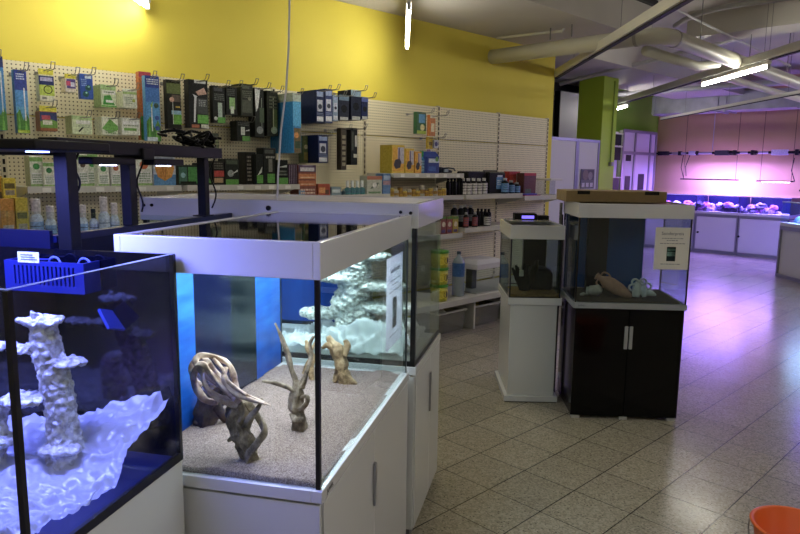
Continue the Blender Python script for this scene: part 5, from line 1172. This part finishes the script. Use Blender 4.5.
# ---- small white tank (4)
O4 = (3.628, 2.642); W4, D4 = .345, .56
def small_tank():
    T4 = -.80
    c = thing('tank_cabinet', 'narrow white pedestal cabinet with a wide plinth', 'cabinet', (O4[0], O4[1], 0), T4)
    MB().box(-.012, -.012, .006, W4+.012, D4+.012, .045).build('plinth', WHITE, c, bevel=.002)
    MB().box(-.005, -.005, 0, W4+.005, D4+.005, .0055).build('base_shadow_strip', BLACK, c)
    MB().box(.012, .012, .0455, W4-.012, D4-.012, .690).build('body', WHITE, c, bevel=.002)
    t = thing('aquarium', 'small white-framed aquarium with a dark planted root, left of the black cabinet', 'aquarium', (O4[0], O4[1], .6905), T4)
    MB().box(-.008, -.008, 0, W4+.012, D4+.008, .05).build('base_tray', WHITE, t, bevel=.003)
    g4 = glass('tank_glass_green', (.78, .84, .80), 1.0)
    panes(t, 0, 0, W4, D4, .0505, 1.142-.6905, g4, .006)
    seams(t, 0, 0, W4, D4, .0505, 1.142-.6905, .008, .006)
    hd = frame4('hood', MB(), -.008, -.008, W4+.012, D4+.008, 1.1425-.6905, 1.236-.6905, .014, WHITE, t)
    MB().box(.007, .007, 1.20-.6905, W4-.003, D4-.008, 1.205-.6905).build('hood_lid', mat('lid_mirror', '#22261c', .06, spec=.8), hd)
    MB().box(W4*.48, D4-.06, .052, W4-.012, D4-.0065, .44).build('filter_box', mat('filter_black', '#0a0a0c', .3), t)
    MB().box(W4*.48, D4*.3, .052, W4-.012, D4*.3+.25, .22).build('dark_rock', mat('slate_dark', '#14181a', .7, noise_amt=.4, noise_scale=20, bump=.8), t, bevel=.04)
    w = MB(); r4 = random.Random(4)
    for k in range(9):
        a = r4.uniform(-1, 1); b_ = r4.uniform(-1, 1)
        root(w, [(Vector((.13, .16, .05)), .02), (Vector((.13+.04*a, .16+.03*b_, .12)), .022), (Vector((.13+.09*a, .16+.05*b_, .20+.02*b_)), .014), (Vector((.13+.11*a, .16+.06*b_, .26+.03*a)), .006)], seed=k, n=10, sub=4)
    w.build('root', mat('root_dark', '#141812', .8), t, smooth=True)
    MB().box(.007, .007, .051, W4-.007, D4*.55, .075).build('gravel', gravel_mat('tan_gravel', '#6a4a2c', '#9a7448', '#c09a68', 300), t)
    MB().box(.07, .05, .19, .10, .052, .235).build('tag_card', pc('#c8ccc8'), t)
    return t
small_tank()
# stacked lids / books behind small tank on hood
bk = thing('reflective_cover', 'pale reflective cover plate lying on the small white aquarium', 'cover', (O4[0], O4[1], 1.2365), -.80)
MB().box(.02, .28, 0, W4-.02, D4-.02, .006).build('plate', mat('plate_mirror', '#a8a89a', .15), bk)
bk2 = thing('power_unit', 'black power unit with a blue-violet glowing face on the small aquarium', 'device', (O4[0], O4[1], 1.243), -.80)
MB().box(.08, .42, 0, .24, .53, .045).build('case', BLACK, bk2, bevel=.003); MB().box(.13, .4185, .008, .22, .4197, .030).build('lit_face', mat('violet_lit', '#3a30c0', .4, emit=(.2, .15, .9), es=1.2), bk2)
bk3 = thing('power_unit', 'plain black power unit right of the violet-lit one', 'device', (O4[0], O4[1], 1.243), -.80)
MB().box(.25, .42, 0, .33, .52, .03).build('case', BLACK, bk3, bevel=.003)
bk4 = thing('cover_tray', 'grey tray with a black top edge at the left behind the small aquarium', 'tray', (5.14, 4.10, 1.011))
# glass panel leaning between small tank and black tank
ga = thing('display_column', 'upright clear glass box edge standing behind the left of the black-cabinet aquarium', 'glass', L3(-.03, .47, 0), T3)
MB().box(0, 0, 0, .012, .05, 1.38).build('panel', mat('panel_grey', '#6a675c', .2), ga); MB().box(.0125, .0, 0, .02, .05, 1.30).build('edge', SIL, ga)
bpy.data.objects.remove(bk4)

# ================================================================== BACKGROUND
# white partition cubicles left of the column
def partition(x0, y, z1, w, label, poster=False):
    t = thing('partition_panel', label, 'partition', (x0, y, 0))
    MB().box(.04, 0, .02, w-.04, .03, z1-.04).build('panel', WHITE2, t)
    f = MB(); f.box(0, -.01, 0, .04, .04, z1); f.box(w-.04, -.01, 0, w, .04, z1); f.box(.0405, -.01, z1-.04, w-.0405, .04, z1)
    f.build('frame', mat('alu_frame', '#9a9aa4', .35, .6), t)
    return t
yp = 4.98
pz = onY(570, 138, yp).z; xa = onY(553, 150, yp).x; xb = onY(577, 150, yp).x; xc = onY(599, 150, yp).x
partition(max(7.32, xa-.35), yp, pz, xb-max(7.32, xa-.35), 'white partition panel nearest the yellow wall end')
partition(xb+.005, yp, pz, xc-xb, 'white partition panel with a poster left of the green column')
q0 = onY(581, 169, yp-.012); q1 = onY(593.5, 188.5, yp-.012)
po = thing('wall_poster', 'grey picture poster on the white partition by the column', 'poster', (q0.x, yp-.014, q1.z))
W = q1.x-q0.x; Hh = q0.z-q1.z
MB().box(0, 0, 0, W, .003, Hh).build('board', pc('#6a6870'), po)
art(po, W, Hh, [('r', .05, .45, .95, .95, '#4a4450'), ('d', .35, .7, .2, '#7a6a68'), ('d', .7, .65, .16, '#8a8488'), ('r', .1, .08, .3, .3, '#c8c4cc'), ('r', .4, .08, .6, .3, '#c8c4cc'), ('r', .7, .08, .9, .3, '#c8c4cc')])
# grey panel + dark recess above the partition
dk = thing('grey_locker', 'tall grey panel standing in the dark recess above the white partition', 'panel', (8.5, 6.6, 0))
qa = onY(560.5, 100, 6.6).x; qb = onY(579, 100, 6.6).x
bpy.data.objects.remove(dk)
dk = thing('tall_panel', 'tall grey panel standing in the dark recess above the white partition', 'panel', (qa, 6.6, 0))
MB().box(0, 0, 0, 1.1, .1, 3.0).build('panel', mat('panel_violet_grey', '#6a6870', .6), dk)
MB().box(-.02, -.005, 0, -.0005, .1, 3.0).build('edge', BLACK, dk)
# white glazed cabinet wall right of the column
yq = 6.55
def X(u, v, y=yq): return onY(u, v, y)
xs = [X(u, 150).x for u in (623.3, 635.5, 650.5, 656)]
ztop = X(640, 131).z; zmid = X(640, 153.5).z
t = thing('glazed_cabinet', 'white framed cubicle wall in front of the green wall', 'cabinet wall', (xs[0], yq, 0))
MB().box(0, .02, 0, xs[3]-xs[0], .1, ztop-.01).build('panel', WHITE2, t)
f = MB()
for x in xs: f.box(x-xs[0]-.03, 0, 0, x-xs[0]+.03, .0195, ztop)
for z in (ztop-.05, zmid-.03): f.box(0, -.0005, z, xs[3]-xs[0], .0190, z+.06)
f.build('frame', mat('alu_frame', '#9a9aa4', .35, .6), t)
for u0, v0, u1, v1 in ((626.5, 155, 632, 161), (625, 176, 631, 190), (638, 174, 645, 190)):
    a, b = onY(u0, v1, yq), onY(u1, v0, yq)
    MB().box(a.x-xs[0], .0145, a.z, b.x-xs[0], .0192, b.z).build('window', pc('#2a2838'), t)
# shelving with dark tanks just right of the column
t = thing('tank_rack', 'white rack with two dark tanks between the column and the cubicle wall', 'rack', (onY(612, 150, 6.1).x, 6.1, 0))
w = onY(622.5, 150, 6.1).x-onY(612, 150, 6.1).x
MB().box(0, .1, 0, w, .14, onY(617, 131, 6.1).z).build('back', WHITE2, t)
for v0, v1 in ((133, 145), (146, 160), (177, 190)):
    z0, z1 = onY(617, v1, 6.1).z, onY(617, v0, 6.1).z
    k = MB().box(.02, .02, z0, w-.02, .095, z1-.02).build('tank', pc('#16222c'), t); MB().box(0, .0, z1-.018, w, .098, z1).build('shelf', WHITE2, t)

# far reef tanks along the far wall
XF = 13.75
def far_unit(y0, y1, label_c, label_t, knobs=True):
    c = thing('tank_cabinet', label_c, 'cabinet', (XF, y0, 0))
    D = .62; w = y1-y0
    MB().box(.03, 0, 0, D, w, .74).build('body', WHITE2, c)
    MB().box(0, .03, .06, .0295, w-.03, .72).build('door', WHITE2, c)
    f = MB(); f.box(-.002, 0, 0, .0292, .0295, .78); f.box(-.002, w-.0295, 0, .0292, w, .78); f.box(-.002, .03, 0, .0292, w-.03, .055); f.box(-.002, .03, .725, .0292, w-.03, .78)
    f.build('frame', mat('alu_frame', '#9a9aa4', .35, .6), c)
    t = thing('reef_aquarium', label_t, 'aquarium', (XF, y0, .7805), 0)
    MB().box(0, .002, 0, D, w-.002, .05).build('base_trim', WHITE2, t)
    g = MB(); g.box(0, .002, .0505, .01, w-.002, .36); g.build('glass_pane', glass('far_glass', (.9, .92, 1), 1), t)
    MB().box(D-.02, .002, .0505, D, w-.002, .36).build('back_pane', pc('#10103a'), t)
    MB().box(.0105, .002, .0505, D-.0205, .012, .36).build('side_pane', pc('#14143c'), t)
    MB().box(-.01, 0, .3605, .02, w, .375).build('top_rail', WHITE2, t)
    return c, t
far_unit(4.62, 5.44, 'long white cabinet with two knobs below the far reef tank', 'long violet-lit reef tank against the far wall')
far_unit(5.45, 6.5, 'white cabinet in the far corner beside the cubicle wall', 'violet-lit reef tank in the far left corner')
for kx, kv, lab in ((697.8, 232, 'left'), (738.5, 236.5, 'right')):
    kq = onX(kx, kv, XF)
    tag(MB().lathe([(.02, 0), (.02, .02), (.012, .03)], 12).build('cabinet_knob', BLACK, loc=(XF-.001, kq.y, kq.z)), 'small black knob on the far white cabinet, %s one' % lab, 'knob').rotation_euler = (0, -pi/2, 0)
far_unit(3.72, 4.61, 'white cabinet without knobs left of the nearer angled cabinet', 'violet-lit reef tank at the right end of the far row')
# coral rock heaps
CORS = [mat('coral_violet', '#9a86c8', .8, noise_amt=.3, noise_scale=20), mat('coral_pale', '#c9bfe0', .8, noise_amt=.2, noise_scale=20), mat('coral_dark', '#4a4468', .8, noise_amt=.4, noise_scale=16), mat('coral_pink', '#b070c0', .8, noise_amt=.3, noise_scale=20)]
def coral(p, r, seed, m, label, group):
    b = MB(); n, k = 12, 8; vs = []
    for i in range(k+1):
        ph = -pi/2+pi*i/k
        for j in range(n):
            th = 2*pi*j/n; d = Vector((cos(ph)*cos(th), cos(ph)*sin(th), sin(ph)))
            q = r*(1+.35*noise.noise(d*2.1+Vector((seed, 0, 0)))+.25*noise.noise(d*5+Vector((seed, 3, 0))))
            vs.append((d.x*q, d.y*q, max(-r*.35, d.z*q*.8)+r*.35))
    b.add(vs, [(i*n+j, i*n+(j+1) % n, (i+1)*n+(j+1) % n, (i+1)*n+j) for i in range(k) for j in range(n)])
    return tag(b.build('live_rock', m, smooth=False, loc=p), label, 'rock', group)
r7 = random.Random(9)
for k in range(76):
    y = 3.95+2.6*(k+.5)/76 if k % 2 else 4.1+1.4*r7.random()
    coral((XF+.12+.22*r7.random(), y, .831+(.08 if k % 3 == 0 else 0)), r7.uniform(.045, .10), k*1.3, CORS[k % 4], 'violet-lit piece of live rock in the far reef tanks', 'live rock in the far reef tanks')

# nearer angled unit at the right edge
A = atz(775, 276, 0); B_ = atz(800, 283, 0); dirn = (Vector((B_.x, B_.y, 0))-Vector((A.x, A.y, 0))).normalized(); ang = math.atan2(dirn.y, dirn.x)
c = thing('tank_cabinet', 'white framed cabinet angled at the right edge, nearer than the far wall', 'cabinet', (A.x, A.y, 0), ang)
MB().box(0.0, .03, 0, 2.2, .7, .74).build('body', WHITE2, c)
f = MB(); f.box(-.002, 0, 0, .03, .0295, .80); f.box(.0305, 0, 0, 2.2, .0295, .05); f.box(.0305, 0, .74, 2.2, .0295, .80); f.box(1.1, 0, .0505, 1.13, .0295, .7395); f.build('frame', mat('alu_frame', '#9a9aa4', .35, .6), c)
t = thing('reef_aquarium', 'cyan-blue lit reef tank at the right edge on the angled cabinet', 'aquarium', (A.x, A.y, .8005), ang)
MB().box(0, 0, 0, 2.2, .7, .05).build('base_trim', WHITE2, t)
g = MB(); g.box(0, 0, .0505, 2.2, .01, .36); g.build('glass_pane', glass('far_glass', (.9, .92, 1), 1), t)
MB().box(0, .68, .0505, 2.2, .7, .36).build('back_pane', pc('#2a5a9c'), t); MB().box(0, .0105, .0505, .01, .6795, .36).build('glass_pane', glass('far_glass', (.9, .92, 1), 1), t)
MB().box(0, -.0, .3605, 2.2, .03, .378).build('top_rail', mat('grey_plastic', '#a9a9a6', .5), t)
for k in range(9):
    a_ = .1+.12*k; q = (A.x+cos(ang)*a_-sin(ang)*(.15+.15*r7.random()), A.y+sin(ang)*a_+cos(ang)*(.15+.15*r7.random()), .8515)
    coral(q, r7.uniform(.04, .09), 60+k, [mat('coral_blue', '#7aa0d8', .8), CORS[1], CORS[2]][k % 3], 'blue-lit piece of live rock in the tank at the right edge', 'live rock in the right-edge tank')

# wall equipment: pipe rail with pumps
RM = mat('pipe_violet_white', '#b8b2c4', .5)
zr_ = 2.01; XR = 14.45
t = thing('pipe_rail', 'white water pipe running along the far wall above the reef tanks', 'pipe', (XR, 6.7, zr_))
MB().tube([(0, 0, 0), (0, -8.0, 0)], .028, 10).build('pipe', RM, t, smooth=True)
cl = MB()
for y in (.1, .55, .9, 1.6, 2.05, 2.6, 2.9): MB().box(-.045, -y-.03, -.045, .045, -y+.03, .045).build('pipe_clamp', pc('#1c1a28'), t)
def dev(u, v, w, h, c, label, name='water_pump'):
    q = onX(u, v, XR-.12); o = thing(name, label, 'device', (XR-.06, q.y, zr_))
    s = 1.0/(q-CAM).dot(Fv)*FPX
    ww, hh_ = w/s, h/s
    MB().box(-.07, -ww/2, -hh_/2, .02, ww/2, hh_/2).build('case', pc(c), o, bevel=.008)
    k = MB(); k.tube([(-.02, ww/2, 0), (-.02, ww/2+.06, 0)], hh_*.25, 10); k.tube([(-.02, -ww/2, 0), (-.02, -ww/2-.06, 0)], hh_*.25, 10); k.build('fitting', pc('#1c1a28'), o)
    return o
dev(663, 154, 10, 4, '#2a2436', 'dark pump at the left end of the far wall pipe')
dev(691.5, 153, 6, 4, '#c8c4dc', 'small pale valve with dark tops on the far wall pipe')
dev(721, 155.5, 13, 5, '#38304a', 'dark grey pump in the middle of the far wall pipe')
dev(734, 155, 3, 5, '#1e1a2a', 'small black valve right of the middle pump')
dev(752, 155, 3, 5, '#201c2c', 'small black valve between the two larger pumps')
dev(779, 157, 15, 5.5, '#d8d2ee', 'white lit pump housing near the right end of the far wall pipe')
dev(796, 157, 3, 6, '#1e1a2a', 'small black valve at the right edge of the far wall pipe')
# pendant LED bars in front of the far wall
PURL = mat('led_violet', '#e0d0ff', .4, emit=(.72, .45, 1.0), es=14)
def pendant(u0, u1, v, X_, label, lit):
    a, b = onX(u0, v, X_), onX(u1, v, X_)
    t = thing('pendant_lamp', label, 'lamp', (X_, b.y, a.z))
    L_ = a.y-b.y
    MB().box(-.05, 0, 0, .05, L_, .025).build('housing', pc('#1c1828'), t, bevel=.003)
    if lit: MB().box(-.04, .08, -.012, .04, L_-.1, -.0005).build('led_strip', PURL, t)
    w = MB(); w.tube([(0, .05, .025), (0, .05, 3.5-a.z)], .004, 6); w.tube([(0, L_-.05, .025), (0, L_-.05, 3.5-a.z)], .004, 6); w.build('hanger_wire', BLACK, t)
pendant(681, 738, 179.5, 14.1, 'long thin dark pendant lamp above the far reef tank', False)
pendant(757, 794, 181.5, 14.1, 'lit violet pendant lamp above the tank at right', True)
# black cables drooping from the pipe
for k, (u, v0, v1) in enumerate(((683.5, 155, 178), (690, 155, 176), (794.5, 158, 181))):
    a, b = onX(u, v0, XR-.08), onX(u-(.0, 4, 0)[k], v1, XR-.15)
    tag(MB().tube([a, (a+b)/2+Vector((0, .05, -.02)), b], .008, 6).build('cable', pc('#1a1826')), ('first black cable drooping from the far wall pipe at left', 'second black cable drooping from the far wall pipe at left', 'black cable drooping from the far wall pipe at the right edge')[k], 'cable')
q = onX(712.5, 149, XR-.05)
tag(MB().tube([(XR-.05, q.y, 2.04), (XR-.05, q.y, 3.4)], .008, 6).build('conduit_pipe', RM), 'thin vertical conduit rising from the far wall pipe', 'pipe')

# orange bucket
bc = atz(796, 526, .27)
t = thing('bucket', 'orange plastic bucket on the tiles at the lower right corner', 'bucket', (bc.x, bc.y, 0))
OM = mat('orange_plastic', '#e8641a', .4)
MB().lathe([(.001, .004), (.105, .004), (.145, .262), (.156, .264), (.158, .27), (.150, .274), (.141, .268), (.101, .010), (.001, .010)], 40, closed=True).build('shell', OM, t, smooth=True)
MB().tube([(.158*cos(a), .158*sin(a), .245-.12*sin(a-pi*.55)) for a in [pi*.55+pi*i/16 for i in range(17)]], .003, 6).build('handle', WIRE, t)
cl_ = MB(); cl_.grid(lambda i, j: (.17*(i-.5), .17*(j-.5), .10+.03*noise.noise(Vector((i*4, j*4, 1)))+.015*noise.noise(Vector((i*12, j*12, 3)))), 18, 18)
tag(cl_.build('cleaning_cloth', pc('#a83a24'), smooth=True, loc=(bc.x, bc.y, -.03)), 'crumpled reddish cloth inside the orange bucket', 'cloth')

# ------------------------------------------------------------------ lamps of the tanks and added lights without a real fixture
def Lw(u, v, z): return U(u, v, z)
area('reef_led_light', Lw(.32, .50, 1.624), .22, .78, 24, (.20, .23, 1.0), (0, 0, TH))
def P2w(x, y, z): return (O2[0]+x*cos(TH)-y*sin(TH), O2[1]+x*sin(TH)+y*cos(TH), z)
area('hood_light', P2w(.5, .29, 1.345), .85, .35, 7.5, (.88, .93, 1.0), (0, 0, TH))
area('hood_light', P2w(1.20, .6, 1.375), .12, .95, 7.5, (.80, .92, 1.0), (0, 0, TH))
area('far_reef_light', (14.1, 5.1, 1.84), .10, 1.3, 80, (.33, .20, 1.0), (0, 0, 0))
area('far_reef_light', (14.1, 3.9, 1.80), .10, .9, 7, (.52, .32, 1.0), (0, 0, 0))
for y_, l_ in ((5.03, .75), (5.95, .9), (4.15, .8)):
    area('tank_top_light', (13.98, y_, 1.24), .35, l_, 26, (.40, .26, 1.0), (0, 0, 0))  # no fixture modelled, added to brighten the rocks in the far tanks
area('far_reef_light', (14.2, 5.1, 1.24), .08, 1.2, 10, (.58, .36, 1.0), (0, radians(-112), 0))  # no lamp here, added to imitate tank light spilling up the wall
area('added_hall_light', (12.2, 1.6, 2.45), .8, 2.4, 120, (.22, .12, 1.0), (0, 0, 0))  # added out of view to throw violet light on the floor
ex = (A.x+.55*cos(ang)-.33*sin(ang), A.y+.55*sin(ang)+.33*cos(ang))
area('edge_reef_light', (ex[0], ex[1], 1.33), .9, .3, 26, (.35, .6, 1.0), (0, 0, ang))
t = thing('led_fixture', 'black light bar over the reef tank at the right edge', 'lamp', (ex[0], ex[1], 1.333), ang)
MB().box(-.45, -.15, 0, .45, .15, .03).build('housing', BLACK, t, bevel=.004); MB().tube([(-.3, 0, .03), (-.3, 0, 3.5-1.333)], .005, 6).build('hanger_wire', BLACK, t)
t = thing('led_fixture', 'unseen housing added over the violet hall light, outside the picture', 'lamp', (12.2, 1.6, 2.455), 0)  # housing made up to carry the added violet light
MB().box(-.42, -1.22, 0, .42, 1.22, .06).build('housing', BLACK, t, bevel=.004); MB().tube([(0, 0, .06), (0, 0, 3.5-2.455)], .01, 6).build('stem', BLACK, t)


w = bpy.data.worlds.new('world'); SC.world = w; w.use_nodes = True
w.node_tree.nodes['Background'].inputs[0].default_value = (.5, .5, .55, 1); w.node_tree.nodes['Background'].inputs[1].default_value = .1
vs = SC.view_settings; vs.view_transform = 'Standard'; vs.look = 'None'; vs.exposure = 0.45; vs.gamma = 1; vs.use_curve_mapping = False
cy = SC.cycles
cy.max_bounces = 8; cy.diffuse_bounces = 4; cy.glossy_bounces = 4; cy.transparent_max_bounces = 48; cy.transmission_bounces = 6
cy.use_denoising = True; cy.sample_clamp_indirect = 6; cy.caustics_reflective = False; cy.caustics_refractive = False
